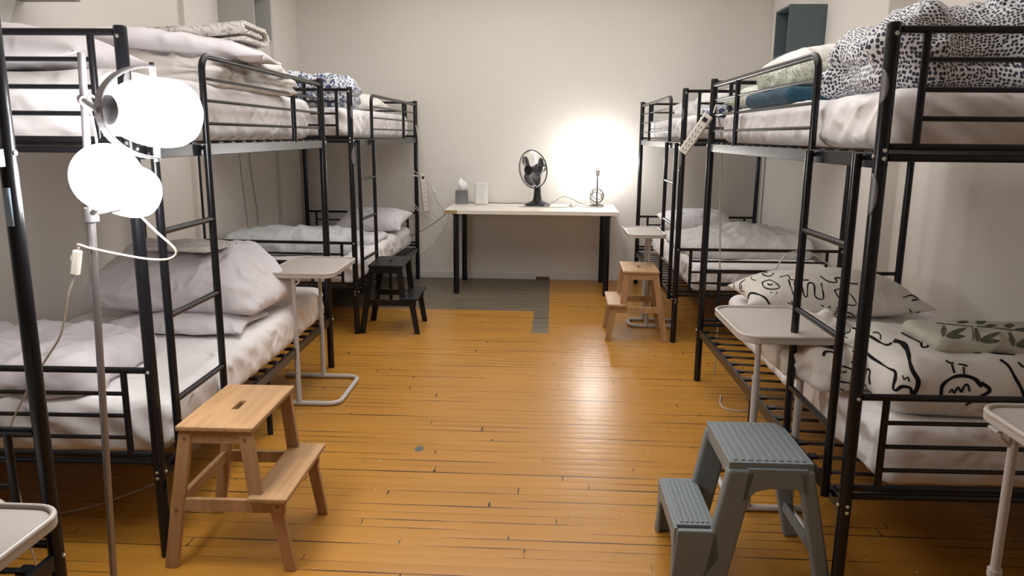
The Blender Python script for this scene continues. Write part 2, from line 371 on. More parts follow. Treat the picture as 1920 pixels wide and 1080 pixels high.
# ------------------------------------------------------------------ bunk beds
HB, LB, WB, RP = 1.68, 2.07, 1.075, .019
def bolt(mb, p, d, r=.006):
    d = Vector(d).normalized(); p = Vector(p); mb.tube([p-d*.002, p+d*.003, p+d*.0031, p+d*.0045], [r, r, r*.6, r*.5], 10)
def make_bed(side, label, loc, ang):
    t = thing('bunk_bed', label, 'bed', loc, ang, 'black metal bunk beds')
    X = lambda v: side*v
    for v in (0, WB):
        for u in (0, LB):
            mb = MB().lathe([(RP, 0), (RP, .92)], 20, Matrix.Translation((X(v), u, 0)))
            mb.lathe([(RP*.93, .92), (RP*.93, .925)], 20, Matrix.Translation((X(v), u, 0)))
            mb.lathe([(RP, .925), (RP, HB-.006), (RP*.9, HB)], 20, Matrix.Translation((X(v), u, 0)))
            p = mb.build('post', MT['black'], t); du = -1 if u == 0 else 1
            for z in (.283, .303, .64, 1.325, 1.347, 1.65):
                bm = MB(); bolt(bm, (X(v), u+du*RP, z), (0, du, 0)); bm.build('bolt', MT['bolt'], p)
            if v == 0:
                for z in (.30, 1.33): bm = MB(); bolt(bm, (X(v)-side*RP, u, z), (-side, 0, 0)); bm.build('bolt', MT['bolt'], p)
    for u in (0, LB):
        for (nm, zt, zs, zb, pl) in (('upper_end_panel', 1.662, (1.586, 1.508, 1.432), 1.357, 1.333), ('lower_end_panel', .640, (.562, .488, .414), .357, .335)):
            mb = MB()
            mb.tube([(X(RP), u, zt), (X(WB-RP), u, zt)], .0105, 10)
            mb.tube([(X(RP), u, zb), (X(WB-RP), u, zb)], .0095, 10)
            mb.tube([(X(RP), u, pl-.006), (X(WB-RP), u, pl-.006)], .011, 10)
            for z in zs: mb.tube([(X(.09), u, z), (X(WB-.09), u, z)], .0072, 8)
            for v in (.09, WB-.09): mb.tube([(X(v), u, zb), (X(v), u, zt)], .0105, 10)
            mb.build(nm, MT['black'], t)
    for v, sg in ((0, -1), (WB, 1)):
        for z0, nm in ((1.298, 'upper_side_rail'), (.268, 'lower_side_rail')):
            mb = MB().box((min(X(v-.008), X(v+.008)), RP, z0), (max(X(v-.008), X(v+.008)), LB-RP, z0+.042))
            a, b = sorted((X(v-sg*.0), X(v-sg*.032))); mb.box((a, RP, z0+.008), (b, LB-RP, z0+.012))
            mb.build(nm, MT['black'], t, bevel=.0015)
        mb = MB().lathe([(.013, 0), (.013, .268)], 14, Matrix.Translation((X(v+(-sg)*.012), LB*.5, 0))); mb.build('middle_leg', MT['black'], t)
    for z0, nm in ((1.338, 'upper_slats'), (.310, 'lower_slats')):
        mb = MB(); n = 17
        for i in range(n):
            y = .09+(LB-.18)*i/(n-1)
            pts = [(X(.012+(WB-.024)*k/8), y, z0-.016*math.sin(PI*k/8)) for k in range(9)]
            mb.tube(pts, .014, 8, flat=.32)
            for v in (.02, WB-.02): mb.box((min(X(v-.014), X(v+.014)), y-.017, z0-.004), (max(X(v-.014), X(v+.014)), y+.017, z0+.006))
        mb.build(nm, MT['black'], t)
    # aisle guard with a bent tube, from the ladder opening to the far post
    U0, ZT = .535, 1.652
    g = MB(); r = .055
    pts = [(0, U0, 1.335), (0, U0, ZT-r)]+[tuple(p) for p in arc((0, U0+r, ZT-r), r, PI, PI/2, 6, (0,1,0), (0,0,1))][1:]+[(0, LB-RP, ZT-.008)]
    g.tube(pts, .0125, 12)
    g.build('guard_rail', MT['black'], t)
    gb = MB()
    for z in (1.572, 1.494, 1.412): gb.tube([(0, U0, z), (0, LB-RP, z-.004)], .0062, 8)
    gb.tube([(0, 1.575, 1.335), (0, 1.575, ZT-.005)], .012, 10)
    gb.build('guard_bars', MT['black'], t)
    # wall-side guard
    g = MB()
    for z in (1.655, 1.572, 1.494, 1.412): g.tube([(X(WB), RP, z), (X(WB), LB-RP, z)], .009 if z > 1.6 else .0062, 8)
    for u in (.55, 1.5): g.tube([(X(WB), u, 1.335), (X(WB), u, 1.655)], .011, 8)
    g.build('wall_guard_rail', MT['black'], t)
    # ladder
    for u in (.09, .475):
        mb = MB().tube([(-side*.026, u, .285 if u < .2 else .30), (-side*.026, u, 1.336)], .0135, 14)
        for z in (.30, 1.325): mb.tube([(-side*.008, u, z), (-side*.026, u, z)], .007, 8)
        mb.build('ladder_rail', MT['black'], t)
    for z in (1.07, .795, .51): MB().tube([(-side*.026, .09, z), (-side*.026, .475, z)], .0105, 12).build('ladder_rung', MT['black'], t)
    # torn silver reflective tape on the near aisle post
    for z0, z1 in ((1.47, 1.56), (1.17, 1.285)):
        mb = MB(); n = 10; vs = []
        for i in range(n+1):
            z = z0+(z1-z0)*i/n; wv = .9*math.sin(PI*min(1, max(0.02, i/n)))**.6+.25
            for k in range(5):
                a = (PI if side > 0 else 0)+side*(.15+wv*k/4)+(0 if side > 0 else 0)
                vs.append((math.cos(a)*(RP+.0012), math.sin(a)*(RP+.0012)*(1), z))
        fs = [(i*5+k, i*5+k+1, (i+1)*5+k+1, (i+1)*5+k) for i in range(n) for k in range(4)]
        mb.add(vs, fs, 0, True); o = mb.build('reflective_tape', MT['tape'], t)
        sd = o.modifiers.new('thickness', 'SOLIDIFY'); sd.thickness = .0008
    return t
rad = math.radians
L1 = make_bed(-1, 'black metal bunk bed behind the lit globe floor lamp, folded towel on its top bunk', (-1.258, 2.221, 0), rad(1.462))
L2 = copy_tree(L1, None, 'black metal bunk bed in far left corner with cables hanging on its end post'); L2.location = (-1.355, 5.075, 0); L2.rotation_euler.z = rad(-1.713)
L0 = copy_tree(L1, None, 'black metal bunk bed cut off by the left photo edge, only its end posts seen'); L0.location = (-1.272, 1.72-LB, 0); L0.rotation_euler.z = 0
R1 = make_bed(1, 'black metal bunk bed at right with drawing-print pillow and grey step stool beside it', (.892, 2.144, 0), rad(1.185))
R2 = copy_tree(R1, None, 'black metal bunk bed in far right corner beside the white table'); R2.location = (.835, 5.031, 0); R2.rotation_euler.z = rad(1.015)
# pale blue sticker on the nearest post
st = MB(); vs_ = []
for i in range(2):
    for k in range(5):
        a = -PI/2-.5+1.0*k/4; vs_.append((.0203*math.cos(a), LB+.0203*math.sin(a), 1.16+.09*i))
st.add(vs_, [(k, k+1, 6+k, 5+k) for k in range(4)], 0, True); so = st.build('sticker', MT['sticker'], L0); so.modifiers.new('t', 'SOLIDIFY').thickness = .0006

# ------------------------------------------------------------------ soft goods
def soft_box(name, size, r, mats, loc, rz=0, res=.014, seed=0, big=.01, fine=.004, layers=0, groove=.02, sag=0.0, rf=7.0, tilt=(0, 0), taper=0.0, parent=None, post=None, crown=0.0):
    w_, l_, h_ = size; hw, hl, hh = w_/2, l_/2, h_/2; r = min(r, hh*.98)
    V = {}; vs = []; fs = []
    def vert(p):
        k = (round(p[0], 5), round(p[1], 5), round(p[2], 5))
        if k not in V: V[k] = len(vs); vs.append(Vector(p))
        return V[k]
    def lin(a, n): return [-a+2*a*i/n for i in range(n+1)]
    nx, ny, nz = max(2, int(w_/res)), max(2, int(l_/res)), max(4, int(h_/res))
    xs, ys, zs = lin(hw, nx), lin(hl, ny), lin(hh, nz)
    for z, fl in ((-hh, 1), (hh, 0)):
        for i in range(nx):
            for j in range(ny):
                q = [vert((xs[i], ys[j], z)), vert((xs[i+1], ys[j], z)), vert((xs[i+1], ys[j+1], z)), vert((xs[i], ys[j+1], z))]; fs.append(q[::-1] if fl else q)
    for y, fl in ((-hl, 0), (hl, 1)):
        for i in range(nx):
            for j in range(nz):
                q = [vert((xs[i], y, zs[j])), vert((xs[i+1], y, zs[j])), vert((xs[i+1], y, zs[j+1])), vert((xs[i], y, zs[j+1]))]; fs.append(q[::-1] if fl else q)
    for x, fl in ((-hw, 1), (hw, 0)):
        for i in range(ny):
            for j in range(nz):
                q = [vert((x, ys[i], zs[j])), vert((x, ys[i+1], zs[j])), vert((x, ys[i+1], zs[j+1])), vert((x, ys[i], zs[j+1]))]; fs.append(q[::-1] if fl else q)
    out = []
    for p in vs:
        c = Vector((max(-hw+r, min(hw-r, p.x)), max(-hl+r, min(hl-r, p.y)), max(-hh+r, min(hh-r, p.z))))
        d = p-c; n = d.normalized() if d.length > 1e-6 else Vector((0, 0, 1))
        q = c+n*r
        dist = big*fnoise(q, 3.2, seed)+big*.5*fnoise(q, 7, seed+2)+fine*ridge(q, rf, seed+3)+fine*.5*ridge(q, rf*2.3, seed+4)
        horiz = math.sqrt(n.x*n.x+n.y*n.y)
        if layers:
            ph = (q.z+hh)/h_*layers+.22*fnoise((q.x, q.y, 0), 4, seed+8)
            f = abs(ph-round(ph)) if 0 < round(ph) < layers else .5
            dist -= horiz*groove*math.exp(-(f/.13)**2)
            dist += horiz*groove*.5*fnoise((int(ph)*3.1, q.x*1.5, q.y*1.5), 1, seed+10)
        low = 1.0 if q.z > -hh+.3*h_ else max(.15, (q.z+hh)/(.3*h_))
        q = q+n*dist*(low if n.z < .2 else 1)
        if crown: q.z += crown*(1-(q.x/hw)**2)*(1-(q.y/hl)**2)*((q.z+hh)/h_)
        if taper: k = 1-taper*(q.z+hh)/h_; q.x *= k; q.y *= k
        if tilt[0] or tilt[1]: q.z += (tilt[0]*q.x/hw+tilt[1]*q.y/hl)*((q.z+hh)/h_)
        if post: q = post(q, (hw, hl, hh))
        q.z = max(q.z, -hh)
        out.append(q)
    uvs = []
    for f in fs:
        P = [vs[i] for i in f]
        same = lambda k, v: all(abs(p[k]-v) < 1e-6 for p in P)
        if same(2, hh) or same(2, -hh): uvs += [(p.x, p.y) for p in P]
        elif same(1, -hl): uvs += [(p.x, p.y-(hh-p.z)) for p in P]
        elif same(1, hl): uvs += [(p.x, p.y+(hh-p.z)) for p in P]
        elif same(0, -hw): uvs += [(p.x-(hh-p.z), p.y) for p in P]
        else: uvs += [(p.x+(hh-p.z), p.y) for p in P]
    mb = MB(); mb.add(out, fs, 0, True); mb.uv = uvs; o = mb.build(name, mats, parent, smooth=True)
    for e in o.data.edges: e.use_edge_sharp = False
    o.location = (loc[0], loc[1], loc[2]+hh); o.rotation_euler.z = rz
    return o
def pillow(name, w_, l_, h_, mats, loc, rz=0, seed=0, res=40, rot=(0, 0), pinch=.10, wr=.008, flatb=True, ears=.0):
    vs = []; fs = []; n = res; m = max(12, int(res*l_/w_)); idx = {}
    def put(p): vs.append(Vector(p)); return len(vs)-1
    for s in (1, -1):
        for i in range(n+1):
            for j in range(m+1):
                u = -1+2*i/n; v = -1+2*j/m
                u2 = math.sin(u*PI/2)*.55+u*.45; v2 = math.sin(v*PI/2)*.55+v*.45
                edge = (i in (0, n) or j in (0, m))
                if s == -1 and edge: idx[(s, i, j)] = idx[(1, i, j)]; continue
                x = u2*w_/2*(1-pinch*(1-v2*v2)*abs(u2)**3); y = v2*l_/2*(1-pinch*(1-u2*u2)*abs(v2)**3)
                prof = ((1-abs(u2)**2.6)*(1-abs(v2)**2.6))**.55 if not edge else 0
                p = Vector((x, y, 0)); cor = (abs(u2)*abs(v2))**1.5
                wk = wr*ridge((x, y, s*.3), 6, seed)+wr*.6*ridge((x*1.0, y*1.0, s*.7), 14, seed+1)
                ew = wr*1.2*math.sin(18*(x if abs(v2) > abs(u2) else y)+seed)*max(abs(u2), abs(v2))**8
                z = prof*h_*(.62 if s == 1 else -.38)+ (wk*prof**.5 if prof > 0 else 0)+ew*.6+h_*.10*fnoise((x, y, 0), 3, seed+2)*(1 if s == 1 else 0)*prof
                z += h_*ears*cor
                idx[(s, i, j)] = put((x, y, z))
    for s in (1, -1):
        for i in range(n):
            for j in range(m):
                q = [idx[(s, i, j)], idx[(s, i+1, j)], idx[(s, i+1, j+1)], idx[(s, i, j+1)]]; fs.append(q if s == 1 else q[::-1])
    zb = -.38*h_
    for v in vs:
        if flatb: v.z = max(v.z, zb)
    mb = MB(); mb.add(vs, fs, 0, True); o = mb.build(name, mats, None, smooth=True)
    for e in o.data.edges: e.use_edge_sharp = False
    o.location = (loc[0], loc[1], loc[2]-zb); o.rotation_euler = (rot[0], rot[1], rz)
    return o
def draw(o, strokes, org, ax, ay, dr, wdt=.006, mi=1, off=.0012, step=.006):
    """print line drawings on a cloth: each stroke is laid along the cloth surface as part of its mesh"""
    bm = bmesh.new(); bm.from_mesh(o.data); bt = BVHTree.FromBMesh(bm)
    org, ax, ay, dr = Vector(org), Vector(ax).normalized(), Vector(ay).normalized(), Vector(dr).normalized()
    for st_ in strokes:
        ww = wdt; pts = st_
        if isinstance(st_, dict): ww = st_['w']; pts = st_['p']
        P = [Vector((a, b)) for a, b in pts]; Q = []
        for i in range(len(P)-1):
            L = (P[i+1]-P[i]).length; k = max(1, int(L/step))
            for j in range(k): Q.append(P[i].lerp(P[i+1], j/k))
        Q.append(P[-1]); prev = None
        for i, q in enumerate(Q):
            t = (Q[min(i+1, len(Q)-1)]-Q[max(i-1, 0)]);
            if t.length < 1e-6: continue
            t.normalize(); nrm = Vector((-t.y, t.x)); wl = ww*(.7+.5*noise.noise(Vector((q.x*30, q.y*30, 3))))
            pair = []
            for sgn in (-.5, .5):
                qq = q+nrm*wl*sgn; h = bt.ray_cast(org+ax*qq.x+ay*qq.y-dr*.6, dr)
                if h[0] is None: pair = None; break
                nn = h[1] if h[1].dot(dr) < 0 else -h[1]
                pair.append(bm.verts.new(h[0]+nn*off))
            if pair and prev and (pair[0].co-prev[0].co).length < .03:
                try:
                    f = bm.faces.new((prev[0], prev[1], pair[1], pair[0])); f.material_index = mi; f.smooth = True
                except Exception: pass
            prev = pair
    bm.verts.ensure_lookup_table(); loose = [v for v in bm.verts if not v.link_faces]; bmesh.ops.delete(bm, geom=loose, context='VERTS')
    bm.to_mesh(o.data); bm.free()
def circ(cx, cy, rx, ry, a0=0, a1=2*PI, n=16): return [(cx+rx*math.cos(a0+(a1-a0)*i/n), cy+ry*math.sin(a0+(a1-a0)*i/n)) for i in range(n+1)]

def tuck(amp, seed, side):
    # diagonal pull wrinkles on the sides of a fitted sheet
    def f(q, h):
        k = abs(q.x)/h[0]; e = max(0, min(1, (k-.93)/.07)); e2 = max(0, min(1, (abs(q.y)/h[1]-.965)/.035)); e = max(e, e2)
        a = q.y if abs(q.x)/h[0] > .93 else q.x
        q.x += (1 if q.x > 0 else -1)*e*amp*(math.sin(a*42+q.z*60+3*fnoise(q, 3, seed))*.28+ridge((q.x, q.y*1.6+q.z*1.2, q.z), 8, seed)*.9)*(.4+.6*abs(fnoise((0, q.y, 0), 2.0, seed+3))*2)
        q.y += (1 if q.y > 0 else -1)*e2*amp*.7*math.sin(q.x*30+q.z*45+seed)
        return q
    return f
def mattress(x, y, z, w_, l_, h_, rz, label, seed, mat='sheet', group='sheeted mattresses'):
    o = soft_box('mattress', (w_, l_, h_), .05, MT[mat], (x, y, z), rz, res=.02, seed=seed, big=.007, fine=.0028, rf=4.0, post=tuck(.016, seed, 1))
    return tag(o, label, 'mattress', group)
def bedpos(B, side, u, v, z):
    a = B.rotation_euler.z; x0, y0, _ = B.location
    lx, ly = side*v, u
    return (x0+lx*math.cos(a)-ly*math.sin(a), y0+lx*math.sin(a)+ly*math.cos(a), z)
ZU, ZL = 1.347, .322
def bed_mattress(B, side, v0, w_, z, h_, label, seed, mat='sheet', l_=1.94):
    p = bedpos(B, side, LB/2, v0+w_/2, z)
    return mattress(p[0], p[1], z, w_, l_, h_, B.rotation_euler.z, label, seed, mat)
bed_mattress(L1, -1, .045, .97, ZU, .215, 'white sheeted mattress on top bunk behind the floor lamp', 1)
bed_mattress(L1, -1, .008, 1.0, ZL, .185, 'white sheeted mattress on bottom bunk behind natural wood step stool at left', 2)
bed_mattress(L2, -1, .06, .95, ZU, .20, 'white sheeted mattress on top bunk in far left corner', 3)
bed_mattress(L2, -1, .05, .97, ZL, .19, 'white sheeted mattress on bottom bunk beside black step stool', 4)
bed_mattress(R1, 1, .04, .98, ZU, .165, 'cream-white sheeted mattress on top bunk under the dotted duvet', 5)
bed_mattress(R1, 1, .13, .93, ZL, .205, 'white sheeted mattress on bottom bunk under drawing-print bedding', 6)
bed_mattress(R2, 1, .05, .97, ZU, .165, 'white sheeted mattress on top bunk in far right corner', 7)
bed_mattress(R2, 1, .14, .92, ZL, .20, 'white sheeted mattress on bottom bunk beside small natural wood step stool', 8)
bed_mattress(L0, -1, .05, .97, ZL, .18, 'white sheeted mattress on bottom bunk cut off by left photo edge', 9)
bed_mattress(L0, -1, .05, .97, ZU, .2, 'white sheeted mattress on top bunk cut off by left photo edge', 10)

# --- left near bed, top bunk
ZT1 = ZU+.215
tag(pillow('pillow', .80, .50, .16, MT['pillowgrey'], (-1.86, 2.52, ZT1-.006), rad(3), 11), 'puffy grey-white pillow at the end of top bunk, directly behind floor lamp', 'pillow')
tag(soft_box('duvet', (.74, .86, .13), .06, MT['cream'], (-1.69, 3.42, ZT1-.004), rad(-4), seed=12, big=.03, fine=.034, layers=3, groove=.035, rf=5, taper=.10), 'rumpled cream-white duvet folded in layers under the rolled towel', 'duvet')
tag(pillow('pillow', .76, .56, .10, MT['pillowgrey'], (-1.585, 3.26, ZT1+.118), rad(12), 13, rot=(rad(2), rad(5)), flatb=False), 'flat grey-white pillow with pointed corner lying on folded duvet, below towel', 'pillow')
def towel_roll(name, w_, d_, turns, loc, rz, th, mat):
    # a towel folded over itself: spiral section extruded
    sec = []
    lay = [(-d_/2, 0), (d_/2-.03, 0)]
    pts = [(-d_/2+.01, .004), (d_/2-.03, .002)]+[(d_/2-.03+.03*math.sin(a), .03-.028*math.cos(a)) for a in [PI*k/8 for k in range(1, 8)]]+[(d_/2-.03, .06), (-d_/2+.03, .064)]
    pts += [(-d_/2+.03-.016*math.sin(a), .048+.016*math.cos(a)) for a in [PI*k/6 for k in range(1, 6)]]+[(-d_/2+.03, .032), (d_/2-.06, .030)]
    P = spline([(a, 0, b) for a, b in pts], 3); n = len(P); L = []
    for i, p in enumerate(P):
        t = (P[min(i+1, n-1)]-P[max(i-1, 0)]).normalized(); L.append(Vector((-t.z, 0, t.x)))
    ring = [p+l*th/2 for p, l in zip(P, L)]+[p-l*th/2 for p, l in reversed(list(zip(P, L)))]
    k = len(ring); mb = MB(); vs = []; ny = 24
    for j in range(ny+1):
        y = -w_/2+w_*j/ny
        for r in ring: vs.append((r.x*(1+.03*math.sin(j*.5)), y+.006*math.sin(r.x*20), r.z+.004*fnoise((r.x, y, 0), 9, 3)+.02*(y/w_)**2))
    fs = [(j*k+i, j*k+(i+1) % k, (j+1)*k+(i+1) % k, (j+1)*k+i) for j in range(ny) for i in range(k)]
    h = k//2
    for base in (0, ny*k):
        for i in range(h-1): fs.append((base+i, base+i+1, base+k-2-i, base+k-1-i))
    mb.add(vs, fs, 0, True); o = mb.build(name, mat, smooth=True); o.location = loc; o.rotation_euler = (0, 0, rz); return o
tw = towel_roll('towel', .42, .27, 2, (-1.48, 3.30, ZT1+.178), rad(-82), .015, MT['towel']); tag(tw, 'cream towel folded double on top of the pile on the top bunk', 'towel')
tw.rotation_euler = (rad(-3), rad(0), rad(88))
# --- left near bed, bottom bunk
ZB1 = ZL+.185
tag(pillow('pillow', .66, .40, .075, MT['pillowgrey'], (-1.66, 3.24, ZB1-.004), rad(4), 21), 'flat grey-white pillow squashed under the big folded duvet', 'pillow')
def roll_post(q, h):
    # the far side rises, the near side slopes like a folded quilt laid over a pillow
    k = (q.y/h[1]+1)/2
    q.z = -h[2]+(q.z+h[2])*(.55+.45*math.sin(min(1, k*1.35)*PI/2))
    if q.x > 0: q.x -= .21*(q.z+h[2])/(2*h[2])*(q.x/h[0])
    return q
tag(soft_box('duvet', (.84, .60, .27), .10, MT['pillowgrey'], (-1.70, 3.52, ZB1+.055), rad(-3), seed=22, big=.02, fine=.014, layers=0, rf=5, post=roll_post), 'big pale grey folded duvet on bottom bunk with flat cloth on top', 'duvet')
tag(soft_box('cloth', (.36, .26, .014), .006, MT['towel'], (-1.74, 3.50, ZB1+.328), rad(-8), res=.012, seed=23, big=.004, fine=.002, crown=.012), 'flat beige folded cloth lying on the big pale grey duvet', 'cloth')
tag(soft_box('duvet', (.86, .52, .12), .055, MT['pillowgrey'], (-1.98, 2.55, ZB1-.004), rad(2), seed=24, big=.02, fine=.022, rf=5), 'flat grey-white duvet at near end of bottom bunk behind the floor lamp pole', 'duvet')
# --- left far bed
ZT2 = ZU+.20; ZB2 = ZL+.19
tag(soft_box('duvet', (.70, .62, .20), .09, MT['blots'], (-1.80, 5.46, ZT2-.004), 0, seed=31, big=.03, fine=.028, rf=6, layers=2, groove=.02), 'white duvet with dark blue print on far left top bunk', 'duvet')
tag(pillow('pillow', .62, .40, .15, MT['cream'], (-1.70, 6.30, ZT2-.006), 0, 32), 'cream pillow on far left top bunk behind the guard rail', 'pillow')
tag(soft_box('duvet', (.88, .50, .14), .065, MT['pale'], (-1.93, 5.50, ZB2-.004), rad(3), seed=33, big=.02, fine=.020, rf=6, crown=.03), 'pale blue-white folded duvet on bottom bunk behind the beige tray table', 'duvet')
tag(soft_box('blanket', (.74, .48, .05), .024, MT['sheet2'], (-1.78, 6.10, ZB2-.002), rad(-4), seed=34, big=.012, fine=.016, rf=7), 'crumpled thin grey blanket between duvet and pillow on far left bottom bunk', 'blanket')
tag(pillow('pillow', .64, .42, .15, MT['pillowgrey'], (-1.62, 6.74, ZB2+.035), rad(-6), 35, rot=(rad(16), 0)), 'grey-white pillow at the wall end of far left bottom bunk', 'pillow')
# --- right near bed, top bunk
ZT3 = ZU+.165
dd = soft_box('duvet', (.90, .66, .205), .10, MT['dots'], (1.48, 2.63, ZT3-.004), rad(-3), seed=41, big=.05, fine=.05, rf=3.6, layers=2, groove=.035)
tag(dd, 'big crumpled white duvet with dark blue dots on right top bunk', 'duvet')
tag(soft_box('duvet_cover', (.46, .44, .13), .06, MT['dots'], (1.70, 2.80, ZT3+.19), rad(8), seed=42, big=.03, fine=.032, rf=6), 'bundled dotted cover heaped on top of the dotted duvet', 'duvet cover')
tag(soft_box('blanket', (.60, .62, .065), .028, MT['teal'], (1.20, 3.42, ZT3-.002), rad(2), seed=43, big=.006, fine=.002, rf=4), 'dark teal fleece blanket folded flat on right top bunk', 'blanket')
tag(soft_box('duvet', (.54, .56, .085), .04, MT['scroll'], (1.22, 3.46, ZT3+.064), rad(4), seed=44, big=.018, fine=.022, rf=7, layers=2, groove=.015), 'cream duvet with sage scroll print lying on the teal blanket', 'duvet')
tag(pillow('pillow', .44, .34, .10, MT['cream'], (1.17, 3.48, ZT3+.145), rad(10), 45, rot=(0, rad(-4))), 'small cream pillow on top of the sage scroll duvet', 'pillow')
tag(pillow('pillow', .30, .30, .11, MT['scroll'], (1.05, 3.98, ZT3-.004), rad(10), 46), 'small scroll-print pillow beyond the teal blanket on right top bunk', 'pillow')
# --- right near bed, bottom bunk: printed bedding
ZB3 = ZL+.205
pw = pillow('pillow', .86, .50, .21, [MT['ivory'], MT['ink']], (1.36, 3.76, ZB3-.006), rad(-2), 51, res=60, wr=.004)
tag(pw, 'ivory pillow printed with black line drawings on right bottom bunk', 'pillow')
def trace(o, st, px0, py0, k, d, wdt):
    # strokes given on the plane seen face-on, k metres per unit
    d = Vector(d).normalized(); ax = Vector((d.y, -d.x, 0)).normalized(); ay = ax.cross(d)
    L_ = []
    for q in st:
        w_ = wdt
        if isinstance(q, dict): w_ = q['w']; q = q['p']
        sp_ = spline([(a, b, 0) for a, b in q], 4) if len(q) > 2 else [Vector((a, b, 0)) for a, b in q]
        L_.append(dict(w=w_, p=[((v.x-px0)*k, -(v.y-py0)*k) for v in sp_]))
    c, sn = math.cos(-o.rotation_euler.z), math.sin(-o.rotation_euler.z)
    rot = lambda v: Vector((v.x*c-v.y*sn, v.x*sn+v.y*c, v.z))
    draw(o, L_, (0, 0, 0), rot(ax), rot(ay), rot(d))
    return
S = [[(470,165),(420,165),(390,180),(395,205),(425,212)], [(440,163),(455,180),(490,185),(505,165)], [(460,220),(500,205),(550,235),(520,250),(480,245),(460,220)], [(490,225),(505,230),(515,222)], [(512,264),(518,268)], [(538,264),(544,268)],
 [(360,210),(335,235),(345,270),(370,275)], [(345,240),(350,262)], [(270,235),(295,240),(300,265)], [(540,185),(580,175),(600,195),(680,190)],
 dict(w=.009, p=[(585,195),(605,240),(620,270),(635,270),(615,205),(640,200),(650,215),(665,265),(680,270),(678,210),(700,205),(710,225),(718,270),(755,275),(738,200)]),
 [(730,165),(770,190),(810,190),(800,170),(840,170),(870,190),(905,190)], [(800,230),(840,220),(880,250),(905,290),(870,295),(825,265),(800,230)], [(830,245),(860,270)],
 dict(w=.011, p=[(400,310),(410,280),(450,280),(490,295),(515,325)]), [(595,310),(620,315),(610,300)], [(745,310),(760,312)], [(780,312),(790,314)], [(820,310),(815,345),(780,365),(750,360)],
 [(840,355),(850,335),(880,335),(905,350)], [(855,360),(880,350)], [(1110,240),(1150,225),(1180,240),(1150,250)], [(1140,290),(1160,310),(1190,300)], [(1130,320),(1150,325)], [(1060,355),(1120,350)], [(960,215),(965,250),(950,262)]]
trace(pw, S, 758, 268, .00096, (1.36, 3.76, -.75), .0075)
db = soft_box('duvet', (.90, .58, .185), .09, [MT['ivory'], MT['ink']], (1.50, 2.53, ZB3-.004), rad(-3), seed=52, big=.012, fine=.004, rf=4, res=.013, taper=.06)
tag(db, 'folded ivory duvet printed with bold black line drawings at near end of bottom bunk', 'duvet')
DS = [dict(w=.014, p=[(1350,820),(1350,740),(1390,680),(1440,645),(1500,635),(1560,650),(1610,700)]), dict(w=.013, p=[(1600,665),(1665,715),(1600,790),(1520,865)]), [(1400,790),(1420,755),(1435,785),(1455,730),(1480,765),(1495,715),(1515,700),(1535,750)],
 [(1385,560),(1415,625)], [(1465,565),(1480,620)], [(1340,535),(1365,550),(1395,548)], [(1425,550),(1455,548),(1490,555)], [(1395,850),(1410,850)],
 dict(w=.017, p=[(890,430),(960,440),(1020,480),(1070,540),(1110,620),(1140,670),(1185,730),(1185,800),(1165,850)]), [(1070,710),(1085,740),(1110,720),(1125,750)],
 dict(w=.012, p=[(590,530),(660,545),(740,600),(850,640),(950,675),(1005,690),(1020,740),(1015,820),(1040,840),(1080,800),(1140,800),(1155,850)]), dict(w=.011, p=[(360,210),(420,240),(490,240),(545,285),(500,320),(460,325)]),
 dict(w=.011, p=[(380,320),(440,355),(520,365),(600,400),(700,430),(790,465),(860,480),(890,455)]), [(370,380),(410,410),(450,400),(440,370)], dict(w=.010, p=[(360,505),(370,470),(420,460),(460,475),(490,500)]),
 [(470,570),(560,580),(600,595)], [(475,600),(490,630),(560,620)], [(440,680),(500,710),(640,715)], [(490,745),(530,780),(590,795)], [(680,380),(720,375),(760,400),(780,440)], dict(w=.010, p=[(700,720),(770,720),(780,790),(795,840)]),
 [(590,430),(650,450)], [(900,340),(1000,380),(1090,410)], [(1100,410),(1130,450),(1165,440),(1160,405)], [(1220,395),(1300,405)], [(1340,390),(1400,410),(1430,405)], [(1480,385),(1620,410),(1790,400)], [(1490,415),(1510,430),(1555,425)],
 dict(w=.011, p=[(1700,460),(1760,500),(1820,590),(1860,650),(1890,720),(1850,750),(1850,780),(1890,800),(1900,860)]), [(1820,460),(1860,490),(1890,480),(1870,460)], [(2000,600),(2100,560),(2200,640),(2180,760),(2060,800)], [(2060,660),(2100,700),(2140,660)]]
trace(db, DS, 1650, 545, .00038, (1.50, 2.35, -.74), .0072)
dc = soft_box('bed_sheet', (.30, .46, .13), .06, [MT['ivory'], MT['ink']], (1.00, 2.74, ZB3-.003), rad(10), seed=53, big=.035, fine=.034, rf=8, res=.010)
def crumple(q, h): return q
tag(dc, 'crumpled printed ivory sheet end spilling towards the aisle beside folded duvet', 'sheet')
trace(dc, DS, 330, 500, .00038, (1.02, 2.62, -.80), .0072)
lf = soft_box('pillow', (.66, .27, .052), .025, [MT['sage'], MT['leafink']], (1.57, 2.53, ZB3+.170), rad(-2), seed=54, big=.008, fine=.004, rf=5, res=.013, crown=.012)
tag(lf, 'flat sage green pillow with leaf print lying on the printed duvet', 'pillow')
S = [[(975,262),(1110,258),(1260,252)], [(1255,250),(1275,300),(1292,372)], [(1290,245),(1600,237),(1920,232),(2200,230)]]
def leaf(a, b, wd=16):
    a, b = Vector(a), Vector(b); d = b-a; n_ = Vector((-d.y, d.x)).normalized()
    for s_ in (-1, 0, 1): S.append(dict(w=.0042 if s_ else .008, p=[tuple(a+d*t_+n_*s_*wd*math.sin(PI*t_)) for t_ in (0, .25, .5, .75, 1)]))
for bx in (0, 250, 500, 760):
    leaf((1075+bx, 372), (1045+bx, 278)); leaf((1090+bx, 358), (1215+bx, 275)); leaf((1095+bx, 368), (1225+bx, 345)); leaf((1300+bx, 300), (1285+bx, 262), 10)
trace(lf, S, 1620, 310, .00038, (1.50, 2.45, -.63), .0042)
S = []
